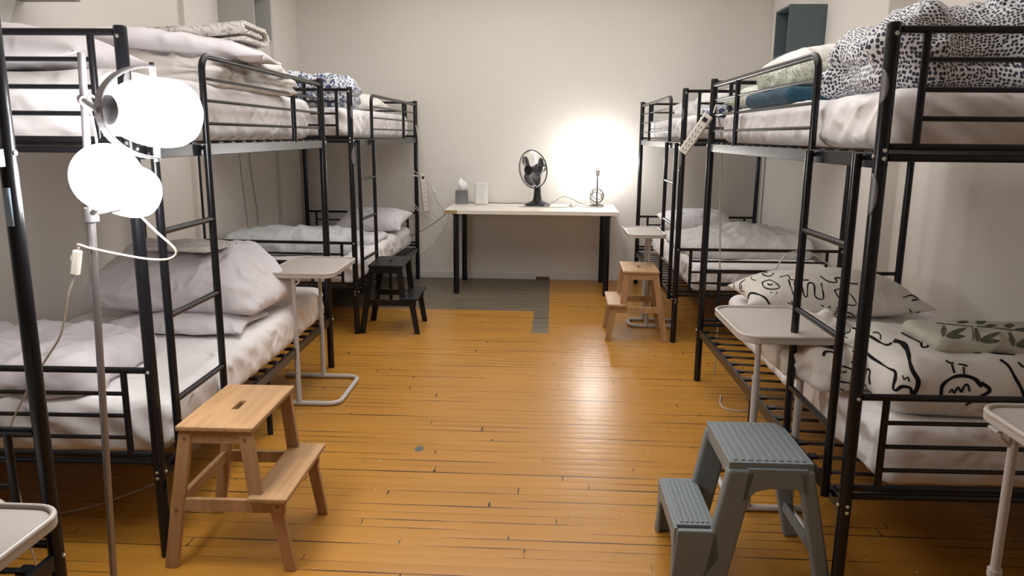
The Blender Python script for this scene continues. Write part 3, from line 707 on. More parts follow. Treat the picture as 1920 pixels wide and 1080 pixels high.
for bx in (0, 220, 440, 660): leaf((1050+bx, 215), (1120+bx, 190)); leaf((1130+bx, 230), (1210+bx, 215), 10)
trace(lf, S, 1620, 310, .00038, (1.50, 2.45, -.63), .0042)
# --- right far bed
ZT4 = ZU+.165; ZB4 = ZL+.20
tag(pillow('pillow', .66, .42, .15, MT['sheet2'], (1.32, 6.70, ZT4+.015), 0, 61, rot=(rad(8), 0)), 'white pillow at wall end of far right top bunk', 'pillow')
tag(soft_box('duvet', (.62, .46, .15), .07, MT['sketch'], (1.36, 5.62, ZT4-.004), rad(5), seed=62, big=.025, fine=.026, rf=7, layers=2, groove=.02), 'grey-white line-print duvet on far right top bunk', 'duvet')
tag(soft_box('blanket', (.34, .34, .07), .033, MT['blots'], (1.20, 5.24, ZT4-.003), rad(5), seed=63, big=.02, fine=.01, rf=7), 'small blue and white folded blanket at near end of far right top bunk', 'blanket')
tag(pillow('pillow', .66, .40, .15, MT['sheet2'], (1.27, 6.80, ZB4+.055), rad(-3), 64, rot=(rad(10), 0)), 'plump white pillow at wall end of far right bottom bunk', 'pillow')
tag(soft_box('duvet', (.86, 1.15, .10), .048, MT['sketch'], (1.40, 5.94, ZB4-.003), rad(1), seed=65, big=.02, fine=.020, rf=5, crown=.06, tilt=(.02, -.02)), 'off-white duvet with faint line print spread on far right bottom bunk', 'duvet')

# ------------------------------------------------------------------ step stools
def board(name, w_, l_, th, z, cx, cyy, mat, parent, slot=None):
    xs = [-w_/2, w_/2]; ys = [-l_/2, l_/2]
    if slot: xs = [-w_/2, -slot[0]/2, slot[0]/2, w_/2]; ys = [-l_/2, -slot[1]/2, slot[1]/2, l_/2]
    mb = MB(); vs = []; id_ = {}
    for zz in (0, th):
        for i, x in enumerate(xs):
            for j, y in enumerate(ys): id_[(zz > 0, i, j)] = len(vs); vs.append((cx+x, cyy+y, z+zz))
    fs = []; nx, ny = len(xs)-1, len(ys)-1
    cell = [(i, j) for i in range(nx) for j in range(ny) if not (slot and i == 1 and j == 1)]
    for (i, j) in cell:
        for t_ in (True, False): q = [id_[(t_, i, j)], id_[(t_, i+1, j)], id_[(t_, i+1, j+1)], id_[(t_, i, j+1)]]; fs.append(q if t_ else q[::-1])
        for (di, dj, a, b) in ((-1, 0, (i, j), (i, j+1)), (1, 0, (i+1, j+1), (i+1, j)), (0, -1, (i+1, j), (i, j)), (0, 1, (i, j+1), (i+1, j+1))):
            if (i+di, j+dj) not in cell: fs.append((id_[(False, *a)], id_[(True, *a)], id_[(True, *b)], id_[(False, *b)]))
    mb.add(vs, fs, 0); return mb.build(name, mat, parent, bevel=.005, seg=3)
def make_stool(label, loc, rz, m, ms, sd, dots=True):
    """two-step stool, step towards local +x*sd; y is its length"""
    t = thing('step_stool', label, 'step stool', loc, rz, None)
    H = .49; X = lambda v: v*sd
    board('top_step', .245, .405, .018, H-.018, X(0), 0, m, t, slot=(.022, .085))
    board('lower_step', .125, .44, .018, .245, X(.158), 0, m, t)
    for yy in (-.185, .185):
        y0, y1 = yy-.011, yy+.011
        def slant(nm, xa, xb, za, zb, wa, wb):
            # xa/wa at bottom, xb/wb at top
            mb = MB().hexa([(X(xa-wa/2), y0, za), (X(xa+wa/2), y0, za), (X(xa+wa/2), y1, za), (X(xa-wa/2), y1, za)], [(X(xb-wb/2), y0, zb), (X(xb+wb/2), y0, zb), (X(xb+wb/2), y1, zb), (X(xb-wb/2), y1, zb)])
            return mb.build(nm, ms, t, bevel=.003)
        lg = slant('leg', -.178, -.095, 0, H-.018, .042, .042)
        lb = slant('leg', .118, .092, .20, H-.018, .044, .042)
        ls = slant('leg', .212, .172, 0, .245, .036, .042)
        MB().box((min(X(-.115), X(.115)), y0+.004, H-.06), (max(X(-.115), X(.115)), y1-.004, H-.018)).build('apron', ms, t, bevel=.002)
        s_ = 1 if yy > 0 else -1
        MB().box((min(X(-.15), X(.205)), y0+.003, .200), (max(X(-.15), X(.205)), y1-.003, .243)).build('side_rail', ms, t, bevel=.002)
        if dots:
            for (xx, zz) in ((-.098, H-.042), (.092, H-.042), (-.142, .205), (.182, .225)):
                MB().tube([(X(xx), yy+s_*.0105, zz), (X(xx), yy+s_*.0125, zz)], .005, 10).build('screw_hole', MT['dirt'] if m is MT['oak'] else MT['ebony'], t)
    mb = MB().box((min(X(-.148), X(-.130)), -.175, .205), (max(X(-.148), X(-.130)), .175, .243)); mb.build('cross_rail', ms, t, bevel=.002)
    MB().box((min(X(.19), X(.172)), -.175, .208), (max(X(.19), X(.172)), .175, .245)).build('cross_rail', ms, t, bevel=.002)
    return t
S1 = make_stool('natural wood step stool in the left foreground with handle slot', (-1.035, 2.345, 0), rad(1), MT['oak'], MT['oakside'], 1)
S2 = make_stool('black step stool beside the far left bunk bed', (-1.150, 5.28, 0), rad(1.5), MT['ebony'], MT['ebony'], 1)
S3 = make_stool('natural wood step stool under the small tray beside far right bunk bed', (.606, 5.215, 0), rad(-1), MT['oak'], MT['oakside'], -1)
for s_ in (S1, S3): s_['group'] = 'natural wood step stools'

# grey moulded plastic stool
def grey_stool():
    t = thing('plastic_step_stool', 'blue-grey moulded plastic two-step stool in right foreground', 'step stool', (.672, 2.335, 0), rad(.5))
    m = MT['gplastic']
    def tread(nm, x0, x1, y0, y1, z, cut, ribs):
        c = cut; poly = [(x0, y0), (x1-c*0, y0), (x1, y1-c), (x1-c*.6, y1), (x0+c*0, y1)]
        mb = MB().prism(poly, z-.055, z-.004)
        n = ribs
        for i in range(n):
            xa = x0+.012+(x1-x0-.024)*(i+.08)/n; xb = x0+.012+(x1-x0-.024)*(i+.70)/n
            mb.box((xa, y0+.012, z-.005), (xb, y1-.014, z))
        return mb.build(nm, m, t, bevel=.006, seg=3)
    tread('top_tread', -.125, .128, -.168, .168, .42, .05, 10)
    tread('lower_tread', -.27, -.150, -.150, .178, .20, .0, 6)
    def sideframe(y, s_):
        yi, yo = y-s_*.0, y
        y0, y1 = sorted((y, y-s_*.038))
        mb = MB()
        # sloped beam from the top's aisle corner down behind the lower step to the floor
        mb.hexa([(-.200, y0, 0), (-.115, y0, 0), (-.115, y1, 0), (-.200, y1, 0)], [(-.128, y0, .395), (-.040, y0, .395), (-.040, y1, .395), (-.128, y1, .395)])
        return mb.build('leg', m, t, bevel=.010, seg=3)
    for y, s_ in ((-.178, -1), (.178, 1)):
        sideframe(y, s_)
        y0, y1 = sorted((y, y-s_*.034))
        MB().hexa([(.165, y0, 0), (.215, y0, 0), (.215, y1, 0), (.165, y1, 0)], [(.078, y0, .395), (.130, y0, .395), (.130, y1, .395), (.078, y1, .395)]).build('leg', m, t, bevel=.009, seg=3)
        # skirt under the top between the legs, with arched lower edge
        pts = [(-.06, .40), (.10, .40)]+[(.105-.03*(1-math.cos(a)), .335-.0+.03*math.sin(a)-.03) for a in [0, .4, .8, 1.2, 1.57]]+[(-.03+.03*(1-math.cos(a))-.0, .305+.03*math.sin(a)) for a in [1.57, 1.2, .8, .4, 0]]
        mt_ = Matrix(((1, 0, 0, 0), (0, 0, 1, 0), (0, 1, 0, 0), (0, 0, 0, 1)))
        MB().prism([(-.07, .40), (.11, .40), (.125, .30), (.10, .325), (.075, .335), (.0, .335), (-.04, .325), (-.085, .28)], min(y, y-s_*.012), max(y, y-s_*.012), 0, mt_).build('skirt', m, t, bevel=.003)
        # side of the lower step: filled panel from tread to floor
        MB().prism([(-.272, .19), (-.15, .19), (-.135, .10), (-.185, .02), (-.20, 0), (-.285, 0)], min(y, y-s_*.020), max(y, y-s_*.020), 0, mt_).build('step_leg', m, t, bevel=.005, seg=3)
    MB().prism([(-.17, .195), (.17, .195), (.175, 0), (.145, 0), (.13, .12), (.10, .145), (-.10, .145), (-.13, .12), (-.145, 0), (-.175, 0)], -.012, .0, 0, Matrix(((0, 0, 1, -.268), (1, 0, 0, 0), (0, 1, 0, 0), (0, 0, 0, 1)))).build('front_apron', m, t, bevel=.003)
    MB().box((.118, -.165, .345), (.130, .165, .395)).build('back_apron', m, t, bevel=.003)
    MB().box((.150, -.165, .10), (.162, .165, .135)).build('brace', m, t, bevel=.003)
    return t
grey_stool()

# ------------------------------------------------------------------ tray tables
def make_tray(label, loc, rz, zt, w_, l_, sd, pole_y=.225, pole_x=.0, foot=.19, tx=0.0):
    """C-frame tray table; tray over the bed, poles at local x=0, base loop towards +x*sd"""
    t = thing('tray_table', label, 'tray table', loc, rz, 'beige tray tables'); X = lambda v: v*sd
    r = .055
    mb = MB().prism(rounded(w_, l_, r, 8, X(tx), 0), zt-.026, zt-.006); o = mb.build('tray', MT['tray'], t, bevel=.004)
    rim = [Vector((x, y, zt-.004)) for x, y in rounded(w_-.008, l_-.008, r, 8, X(tx), 0)]
    MB().tube(rim, .0065, 10, closed=True).build('rim', MT['tray'], o)
    for s_ in (-1, 1):
        y = s_*pole_y
        p = MB().tube([(0, y, .30), (0, y, zt-.024)], .0105, 14).build('pole', MT['tube'], t)
        q = MB().tube([(0, y, .012), (0, y, .40)], .0135, 14).build('lower_pole', MT['tube'], t)
        MB().tube([(0, y, .395), (0, y, .412)], .0155, 14).build('collar', MT['tube'], q)
        br = MB().box((min(X(-.05), X(.05)), y-.018, zt-.031), (max(X(-.05), X(.05)), y+.018, zt-.026)); br.tube([(X(.035), y, zt-.03), (X(.028), y, zt-.05), (0, y, zt-.075)], .005, 8); br.build('bracket', MT['tube'], t)
    rr = .06; f = foot; py = pole_y+.0
    pts = [(0, -py, .014), (X(f-rr), -py, .014)]+arc((X(f-rr), -py+rr, .014), rr, -PI/2, 0, 6, (sd, 0, 0), (0, 1, 0))[1:]+arc((X(f-rr), py-rr, .014), rr, 0, PI/2, 6, (sd, 0, 0), (0, 1, 0))+[(0, py, .014), (X(-.22), py, .014)]
    pts = [(X(-.22), -py, .014)]+pts
    MB().tube(pts, .0125, 12).build('base_loop', MT['tube'], t)
    return t
make_tray('beige tray table over the edge of the near left bottom bunk', (-1.292, 3.865, 0), rad(1), .70, .345, .52, 1, foot=.205, tx=.035)
make_tray('beige tray table standing behind the grey plastic stool', (.815, 2.85, 0), rad(1), .715, .40, .50, -1, pole_y=.0, foot=.0)if False else None
def make_tray_r1():
    t = thing('tray_table', 'beige tray table standing behind the grey plastic stool', 'tray table', (.83, 2.765, 0), rad(1), 'beige tray tables')
    zt = .715; r = .07; w_, l_ = .36, .48
    o = MB().prism(rounded(w_, l_, r, 8), zt-.028, zt-.006).build('tray', MT['tray'], t, bevel=.004)
    MB().tube([Vector((x, y, zt-.004)) for x, y in rounded(w_-.008, l_-.008, r, 8)], .0065, 10, closed=True).build('rim', MT['tray'], o)
    for x in (-.083, .075):
        y = -.10
        MB().tube([(x, y, .30), (x, y, zt-.026)], .0105, 14).build('pole', MT['tube'], t)
        q = MB().tube([(x, y, .012), (x, y, .52)], .0135, 14).build('lower_pole', MT['tube'], t)
        MB().tube([(x, y, .515), (x, y, .53)], .0155, 14).build('collar', MT['tube'], q)
        MB().box((x-.018, y-.05, zt-.033), (x+.018, y+.05, zt-.028)).build('bracket', MT['tube'], t)
    pts = [(.16, -.10, .014), (-.083, -.10, .014)]+arc((-.083, -.05, .014), .05, -PI/2, -PI, 6, (1, 0, 0), (0, 1, 0))[1:]+[(-.133, .20, .014)]+arc((-.083, .20, .014), .05, PI, PI/2, 6, (1, 0, 0), (0, 1, 0))[1:]+[(.16, .25, .014)]
    MB().tube(pts, .0125, 12).build('base_loop', MT['tube'], t)
    MB().tube([(.075, -.10, .014), (.09, -.36, .014)], .0125, 12).build('foot', MT['tube'], t)
    return t
make_tray_r1()
make_tray('beige tray table beside far right bunk bed, over natural wood stool', (.70, 5.52, 0), rad(0), .705, .27, .52, -1, pole_y=.10, foot=.12, tx=.035)
make_tray('beige tray table cut off by the right photo edge', (1.03, 1.50, 0), 0, .78, .34, .44, -1, pole_y=.13, foot=.12, tx=-.125)
make_tray('beige tray table cut off by the left photo edge', (-1.07, 1.10, 0), 0, .655, .36, .46, 1, pole_y=.15, foot=.16, tx=-.055)

# ------------------------------------------------------------------ table at the far wall
TX, TY = -.182, 6.835
t = thing('table', 'white rectangular table with black legs against the far wall', 'table', (TX, TY, 0), rad(.1))
top = MB().box((-.75, -.375, .706), (.75, .375, .74)).build('tabletop', MT['tabletop'], t, bevel=.002)
MB().box((-.7515, -.3765, .7085), (-.64, -.36, .7385)).build('chipped_edge', MT['chip'], top)
for x in (-.655, .655):
    for y in (-.325, .31): MB().lathe([(.025, 0), (.025, .69), (.04, .70), (.04, .706)], 20, Matrix.Translation((x, y, 0))).build('leg', MT['black'], t)
ZTb = .74
# tissue box
t = thing('tissue_box', 'grey patterned cube tissue box on left end of table', 'tissue box', (-.855, 7.085, ZTb), rad(4))
MB().box((-.057, -.057, .0), (.057, .057, .125)).build('box', MT['tissuebox'], t, bevel=.003)
mb = MB(); vs = []; n = 14; mrow = 10
for j in range(mrow+1):
    zz = .122+.115*j/mrow; k = j/mrow
    for i in range(n):
        a = 2*PI*i/n; rr = (.018+.022*math.sin(PI*min(1, k*1.1)))*(1+.28*math.sin(3*a+k*3)) * (1-.75*max(0, k-.75)/.25)
        vs.append((rr*math.cos(a)+.006*math.sin(k*5), rr*.5*math.sin(a), zz+.008*math.sin(2*a)*k))
fs = [(j*n+i, j*n+(i+1) % n, (j+1)*n+(i+1) % n, (j+1)*n+i) for j in range(mrow) for i in range(n)]+[tuple(range(mrow*n, (mrow+1)*n))]
mb.add(vs, fs, 0, True).build('tissue', MT['tissue'], t)
# router
t = thing('router', 'white rounded upright router box on the table', 'router', (-.665, 7.03, ZTb), rad(-6))
MB().prism(rounded(.118, .105, .026, 6), .008, .196).build('body', MT['wplastic'], t, bevel=.004, seg=3)
MB().prism(rounded(.106, .094, .022, 6), 0, .008).build('base', MT['tube'], t)
# desk fan
t = thing('desk_fan', 'black desk fan with wire guard on the table', 'fan', (-.142, 6.955, ZTb), 0)
MB().lathe([(.115, 0), (.118, .006), (.112, .018), (.085, .030), (.055, .042), (.045, .052)], 40).build('base', MT['bplastic'], t)
MB().lathe([(.046, .045), (.038, .07), (.031, .14), (.026, .21), (.022, .235)], 28).build('neck', MT['bplastic'], t)
HC = Vector((-.045, -.02, .332)); FR = Matrix.Translation(HC) @ Matrix.Rotation(rad(-42), 4, 'Z') @ Matrix.Rotation(rad(6), 4, 'X')
# local: fan axis is -Y (front), radius in XZ
def fm(p): return FR @ Vector(p)
mb = MB().lathe([(.0, 0), (.036, 0), (.044, .02), (.044, .07), (.034, .10), (.0, .105)], 28, FR @ Matrix.Translation((0, .05, 0)) @ Matrix.Rotation(-PI/2, 4, 'X'))
mo = mb.build('motor', MT['bplastic'], t)
MB().lathe([(.0455, .03), (.0455, .05)], 28, FR @ Matrix.Translation((0, .05, 0)) @ Matrix.Rotation(-PI/2, 4, 'X')).build('chrome_band', MT['chrome'], mo)
MB().tube([fm((0, .10, -.03)), (0, 0, .235)], [.02, .022], 14).build('tilt_joint', MT['bplastic'], t)
g = MB(); R_ = .172
for (rad_, yy, th) in ((R_, 0, .0045), (R_*.98, .012, .002)):
    g.tube([fm((rad_*math.cos(a), yy, rad_*math.sin(a))) for a in [2*PI*k/48 for k in range(48)]], th, 8, closed=True)
g.build('guard_ring', MT['bplastic'], t)
g = MB()
for k in range(40):
    a = 2*PI*k/40
    g.tube([fm((rr*math.cos(a), yy, rr*math.sin(a))) for rr, yy in ((.03, -.062), (.08, -.058), (.13, -.040), (.165, -.012), (.171, 0))], .0007, 4)
    g.tube([fm((rr*math.cos(a), yy, rr*math.sin(a))) for rr, yy in ((.04, .052), (.09, .050), (.14, .034), (.171, 0))], .0007, 4)
g.build('wire_guard', MT['chrome'], t)
MB().lathe([(0, 0), (.045, 0), (.045, .006), (0, .010)], 24, FR @ Matrix.Translation((0, -.060, 0)) @ Matrix.Rotation(PI/2, 4, 'X')).build('badge', MT['bplastic'], t)
MB().lathe([(0, 0), (.030, 0), (.030, .05), (.01, .06)], 20, FR @ Matrix.Translation((0, .02, 0)) @ Matrix.Rotation(PI/2, 4, 'X')).build('hub', MT['bplastic'], t)
for k in range(3):
    vs = []; fs = []; A = 2*PI*k/3+.2; nr, na = 8, 10
    for s_ in (0, 1):
        for i in range(nr+1):
            rr = .024+.128*i/nr; span = .45+.95*math.sin(PI*min(1, .18+.8*i/nr))
            if i == nr: span *= .75
            for j in range(na+1):
                b = (j/na-.5)*span*1.15; a = A+b+.25*i/nr
                vs.append(fm((rr*math.cos(a), -.0+b*.055+(.0015 if s_ else 0), rr*math.sin(a))))
    o_ = (nr+1)*(na+1)
    for i in range(nr):
        for j in range(na):
            q = (i*(na+1)+j, i*(na+1)+j+1, (i+1)*(na+1)+j+1, (i+1)*(na+1)+j); fs.append(q); fs.append(tuple(reversed([x+o_ for x in q])))
    for i in range(nr):
        for j in (0, na): a_, b_ = i*(na+1)+j, (i+1)*(na+1)+j; fs.append((a_, b_, b_+o_, a_+o_))
    for j in range(na):
        for i in (0, nr): a_, b_ = i*(na+1)+j, i*(na+1)+j+1; fs.append((a_, b_, b_+o_, a_+o_))
    MB().add(vs, fs, 0, True).build('blade', MT['bplastic'], t)
# desk lamp: bare bulb on a thin black stand, cord coiled round its foot
t = thing('desk_lamp', 'small black table lamp with bare glowing bulb at right end of table', 'lamp', (.405, 7.02, ZTb), 0)
MB().lathe([(.066, 0), (.068, .005), (.060, .011), (.012, .016), (.006, .022)], 32).build('base', MT['bplastic'], t)
MB().tube([(0, 0, .015), (0, 0, .275)], .0058, 10).build('stem', MT['bplastic'], t)
MB().lathe([(.008, .268), (.017, .275), (.0185, .285), (.0185, .318), (.021, .322), (.021, .330), (.0165, .334), (.0165, .352)], 20).build('socket', MT['tube'], t)
MB().lathe([(.013, .350), (.015, .366), (.024, .388), (.0305, .412), (.030, .432), (.021, .452), (.008, .460), (.0, .461)], 24).build('bulb', MT['bulb'], t)
coil = []
for k in range(90):
    a = k*.29; r_ = .052+.016*math.sin(a*.37)+.006*math.sin(a*1.7); tl = .55*math.sin(a*.11)
    coil.append((r_*math.cos(a)*.98, .03*math.sin(a*.5)+r_*math.sin(a)*.22, max(.012, .092+r_*math.sin(a)*.98+.012*math.sin(a*.23))))
MB().tube(coil, .0028, 6).build('coiled_cord', MT['bcord'], t)

# ------------------------------------------------------------------ floor lamp with three opal globes
t = thing('floor_lamp', 'steel floor lamp with three glowing white glass globes in left foreground', 'floor lamp', (-1.247, 1.90, 0), 0)
top_ = Vector((.066, 0, 1.572)); P0 = Vector((0, 0, .012))
MB().lathe([(.118, 0), (.118, .008), (.11, .014), (.02, .02), (.012, .03)], 40).build('base', MT['satin'], t)
MB().tube([P0, top_], .0095, 16).build('pole', MT['satin'], t)
def on(z): return P0.lerp(top_, (z-.012)/1.56)
def globe_prof(k):
    return [(r_*k, z*k) for r_, z in ((.036, -.118), (.045, -.109), (.056, -.095), (.068, -.073), (.078, -.045), (.0845, -.015), (.0865, .015), (.0865, .040), (.083, .064), (.074, .084), (.060, .097), (.042, .105), (.02, .109), (0, .110))]
def head(c, axis, R_, L_, clampz, pivot=(0, 0, 1), hoop=True, cl=1):
    """globe centred at c, capped end pointing to -axis, held by a half hoop with pivots along `pivot`"""
    c = Vector(c); ax = Vector(axis).normalized(); pv = Vector(pivot); pv = (pv-ax*pv.dot(ax)).normalized()
    sd_ = ax.cross(pv)
    Mx = Matrix((sd_, pv, ax)).transposed().to_4x4(); Mx.translation = c
    pr = globe_prof(R_); cap = pr[0][0]
    gl = MB().lathe(pr, 40, Mx).build('glass_globe', MT['globe'], t)
    z0 = pr[0][1]
    MB().lathe([(cap*.99, z0+.002), (cap, z0-.006), (cap*.9, z0-.009), (.0, z0-.009)], 30, Mx).build('cap', MT['capgrey'], gl)
    if hoop:
        RH = R_*.112; LH = R_*.150
        pts = []
        for i in range(25):
            a = PI/2+PI*i/24; pts.append(c+pv*RH*math.sin(a)*(1)+ax*(LH*math.cos(a)))
        h = MB(); n = len(pts)
        vs = []
        for i, p in enumerate(pts):
            tt = (pts[min(i+1, n-1)]-pts[max(i-1, 0)]).normalized(); nn = tt.cross(sd_).normalized()
            for (a_, b_) in ((-.013, -.003), (.013, -.003), (.013, .003), (-.013, .003)): vs.append(p+sd_*a_+nn*b_)
        fs = [(i*4+k, i*4+(k+1) % 4, (i+1)*4+(k+1) % 4, (i+1)*4+k) for i in range(n-1) for k in range(4)]+[(3, 2, 1, 0), tuple((n-1)*4+k for k in range(4))]
        h.add(vs, fs, 0, False); ho = h.build('bracket_hoop', MT['satin'], t, bevel=.001)
        for s_ in (1, -1):
            e = c+pv*RH*s_; MB().tube([e+pv*.010*s_, c+pv*R_*.084*s_], .008, 12).build('pivot', MT['satin'], ho)
        q = on(clampz); back = c-ax*LH
        d = (back-q); d.normalize()
        k_ = MB().tube([q-d*.034, back+d*.012], .0075, 14); k_.tube([q-d*.034, q-d*.020], .0115, 16); k_.tube([q-d*.016, q+d*.016], .0135, 16)
        k_.build('clamp', MT['satin'], t)
    return gl
G0 = Vector((-1.247, 1.90, 0))
def loc_(p): return Vector(p)-G0
H1 = head(loc_((-1.005, 1.90, 1.428)), (.43, .885, -.02), 1.0, 0, 1.457, (0.02, 0, 1))
H2 = head(loc_((-1.103, 1.835, 1.267)), (.40, -.90, .12), .94, 0, 1.175, (0, 0, 1), hoop=False)
H3 = head(loc_((-1.178, 2.03, 1.224)), (.35, .90, -.25), .84, 0, 1.175, (0, 0, 1), hoop=False)
mb = MB(); q = on(1.168); mb.tube([q+Vector((0, .002, -.018)), q+Vector((0, .002, .018))], .017, 16)
mb.tube([q, q+Vector((.03, -.03, .015)), loc_((-1.16, 1.93, 1.25))], .007, 10); mb.tube([q, q+Vector((.05, .04, .01)), loc_((-1.17, 1.96, 1.25))], .007, 10)
mb.build('clamp', MT['satin'], t)
mb = MB().tube(spline([loc_(p) for p in ((-1.10, 1.90, 1.437), (-1.13, 1.88, 1.425), (-1.145, 1.885, 1.46), (-1.165, 1.885, 1.46), (-1.155, 1.885, 1.36), (-1.160, 1.885, 1.30))]), .0028, 8)
mb.tube(spline([loc_(p) for p in ((-1.09, 1.93, 1.18), (-1.065, 1.90, 1.165), (-1.02, 1.89, 1.125), (-.975, 1.89, 1.08), (-.99, 1.89, 1.058), (-1.04, 1.89, 1.054), (-1.12, 1.89, 1.065), (-1.20, 1.885, 1.082), (-1.235, 1.89, 1.09), (-1.243, 1.90, 1.078))]), .0032, 8)
mb.tube(spline([loc_(p) for p in ((-1.262, 1.90, 1.0), (-1.285, 1.90, .95), (-1.305, 1.91, .90), (-1.335, 1.92, .83), (-1.41, 1.94, .74), (-1.50, 1.96, .62), (-1.56, 1.98, .50), (-1.58, 2.02, .20), (-1.60, 2.06, .006), (-1.75, 2.1, .004))]), .0028, 8)
mb.build('cord', MT['cord'], t)
sw_ = MB().box((-.011, -.008, -.034), (.011, .008, .034), 0, Matrix.Translation(loc_((-1.252, 1.90, 1.04))) @ Matrix.Rotation(rad(12), 4, 'Y')).build('switch', MT['cplastic'], t, bevel=.004)
MB().box((-.014, -.005, .004), (-.010, .005, .018), 0, Matrix.Translation(loc_((-1.252, 1.90, 1.04))) @ Matrix.Rotation(rad(12), 4, 'Y')).build('switch_wheel', MT['wplastic'], sw_)

# ------------------------------------------------------------------ cube shelves on the walls
def cube_shelf(label, loc, sd, mat, W=.35, D=.265, H=.35, open_x=True):
    """open box on a side wall: local x=0 is the wall, opens towards sd*x"""
    t = thing('cube_shelf', label, 'wall shelf', loc, 0, 'cube wall shelves'); th = .014
    X = lambda v: v*sd
    mb = MB()
    def bx(a, b): mb.box((min(X(a[0]), X(b[0])), a[1], a[2]), (max(X(a[0]), X(b[0])), b[1], b[2]))
    bx((0, 0, 0), (D, th, H)); bx((0, W-th, 0), (D, W, H)); bx((0, th, 0), (D, W-th, th)); bx((0, th, H-th), (D, W-th, H))
    mb.build('case', mat, t, bevel=.001)
    mb = MB(); bx((.004, th, th), (.010, W-th, H-th)); mb.build('back_panel', mat, t)
    return t
cs = cube_shelf('slate blue-grey open cube shelf high on the right wall', (XR, 5.80, 1.963), -1, MT['cubeteal'])
MB().tube([(-.145, -.0005, .19), (-.145, .002, .19)], .005, 10).build('screw_cap', MT['slot'], cs)
cube_shelf('pale grey open cube shelf high on the left wall near the corner', (XL+.012, 5.62, 2.055), 1, MT['cubegrey'], H=.36)
cube_shelf('taupe cube shelf at the top left photo edge, only its underside seen', (XL, 3.20, 1.962), 1, MT['cubebrown'], W=.35, D=.27)
cube_shelf('white cube shelf at the top right above the dotted duvet', (XR2, 3.30, 1.985), -1, MT['wplastic'], W=.35, D=.265)
t = thing('wall_box', 'white plastic box with dark slots fixed on the left wall under cube shelf', 'wall box', (XL, 3.33, 1.80), 0)
MB().hexa([(0, -.15, .0), (.05, -.15, .0), (.05, .02, .0), (0, .02, .0)], [(0, -.15, .155), (.09, -.15, .155), (.09, .05, .155), (0, .05, .155)]).build('housing', MT['wplastic'], t, bevel=.006)
mb = MB()
for k in range(4): mb.box((.02+k*.016, -.1525, .11), (.027+k*.016, -.1495, .14))
mb.build('slots', MT['slot'], t)

# ------------------------------------------------------------------ power strips and cables
def strip(label, p0, p1, nrm, L=None, n=6, w_=.05, th=.035):
    p0, p1 = Vector(p0), Vector(p1); ax = (p1-p0); L = ax.length; ax.normalize(); nr = Vector(nrm); nr = (nr-ax*nr.dot(ax)).normalized(); sd_ = ax.cross(nr)
    t = thing('power_strip', label, 'power strip', p0, 0)
    Mx = Matrix((sd_, nr, ax)).transposed().to_4x4()
    MB().prism([(x, y) for x, y in rounded(w_, th, .008, 4)], 0, L, 0, Mx).build('housing', MT['cplastic'], t, bevel=.003)
    mb = MB()
    for k in range(n):
        z = L*(.22+.72*k/n)+.02
        for dx in (-.008, .008): mb.box((dx-.002, th/2-.001, z-.006), (dx+.002, th/2+.0006, z+.006), 0, Mx)
        mb.box((-.002, th/2-.001, z+.009), (.002, th/2+.0006, z+.013), 0, Mx)
    mb.build('sockets', MT['slot'], t)
    MB().box((-.012, th/2-.001, L*.08), (.012, th/2+.005, L*.08+.022), 0, Mx).build('rocker_switch', MT['bplastic'], t)
    return t
strip('white power strip hanging at a slant from the right bunk bed post', (.808, 4.11, 1.488), (.685, 4.13, 1.292), (-.35, -1, .1))
strip('white power strip hanging upright beside far left bunk bed post', (-1.225, 7.06, 1.02), (-1.195, 7.08, .67), (.5, -1, 0))
def cable(label, pts, r=.003, m='cord', name='cable', group=None):
    o = MB().tube(spline(pts), r, 8).build(name, MT[m]); return tag(o, label, 'cable', group)
cable('white cable running down in front of the far right bunk bed', [(.83, 4.10, 1.50), (.845, 4.12, 1.54), (.86, 4.17, 1.52), (.905, 4.24, 1.40), (.925, 4.28, 1.25), (.932, 4.28, 1.0), (.945, 4.28, .80), (.955, 4.28, .6), (.965, 4.29, .35), (.97, 4.32, .01), (.99, 4.40, .004)], .0042)
cable('white cable looping over the drawing-print pillow from the bed end', [(1.24, 4.20, .66), (1.27, 4.22, .70), (1.32, 4.245, .745), (1.42, 4.25, .755), (1.52, 4.24, .70), (1.62, 4.24, .62), (1.70, 4.24, .56)], .0042)
cable('white cable lying on the floor under the near edge of right bunk bed', [(.93, 3.95, .004), (.90, 3.83, .004), (.91, 3.75, .004), (.98, 3.72, .004), (1.08, 3.74, .004), (1.3, 3.72, .004)], .004)
G = 'cables hanging between far left bed post and table'
PX = -1.255
cable('white cable hanging from top bunk rail to the upright power strip', [(-1.30, 7.14, 1.52), (-1.275, 7.12, 1.40), (-1.25, 7.10, 1.25), (-1.235, 7.08, 1.12), (-1.225, 7.07, 1.03)], .0045)
cable('second white cable beside the bed post above upright power strip', [(-1.33, 7.10, 1.33), (-1.335, 7.08, 1.18), (-1.31, 7.07, 1.06), (-1.27, 7.07, 1.02), (-1.24, 7.06, 1.01)], .0035)
cable('white cable loop hanging left of the far left bed post', [(-1.24, 7.06, 1.0), (-1.30, 7.05, 1.0), (-1.37, 7.04, .97), (-1.38, 7.04, .88), (-1.34, 7.05, .78), (-1.27, 7.07, .69), (-1.22, 7.10, .60)], .004)
cable('second white cable loop hanging wider left of far left bed post', [(-1.24, 7.05, .99), (-1.33, 7.03, .99), (-1.405, 7.03, .93), (-1.38, 7.03, .80), (-1.30, 7.06, .70), (-1.22, 7.12, .62), (-1.10, 7.16, .56)], .0035)
cable('white cable with inline plug running from power strip down to table corner', [(-1.19, 7.10, .96), (-1.14, 7.12, .86), (-1.10, 7.13, .76), (-1.05, 7.16, .68), (-1.02, 7.17, .60)], .0035)
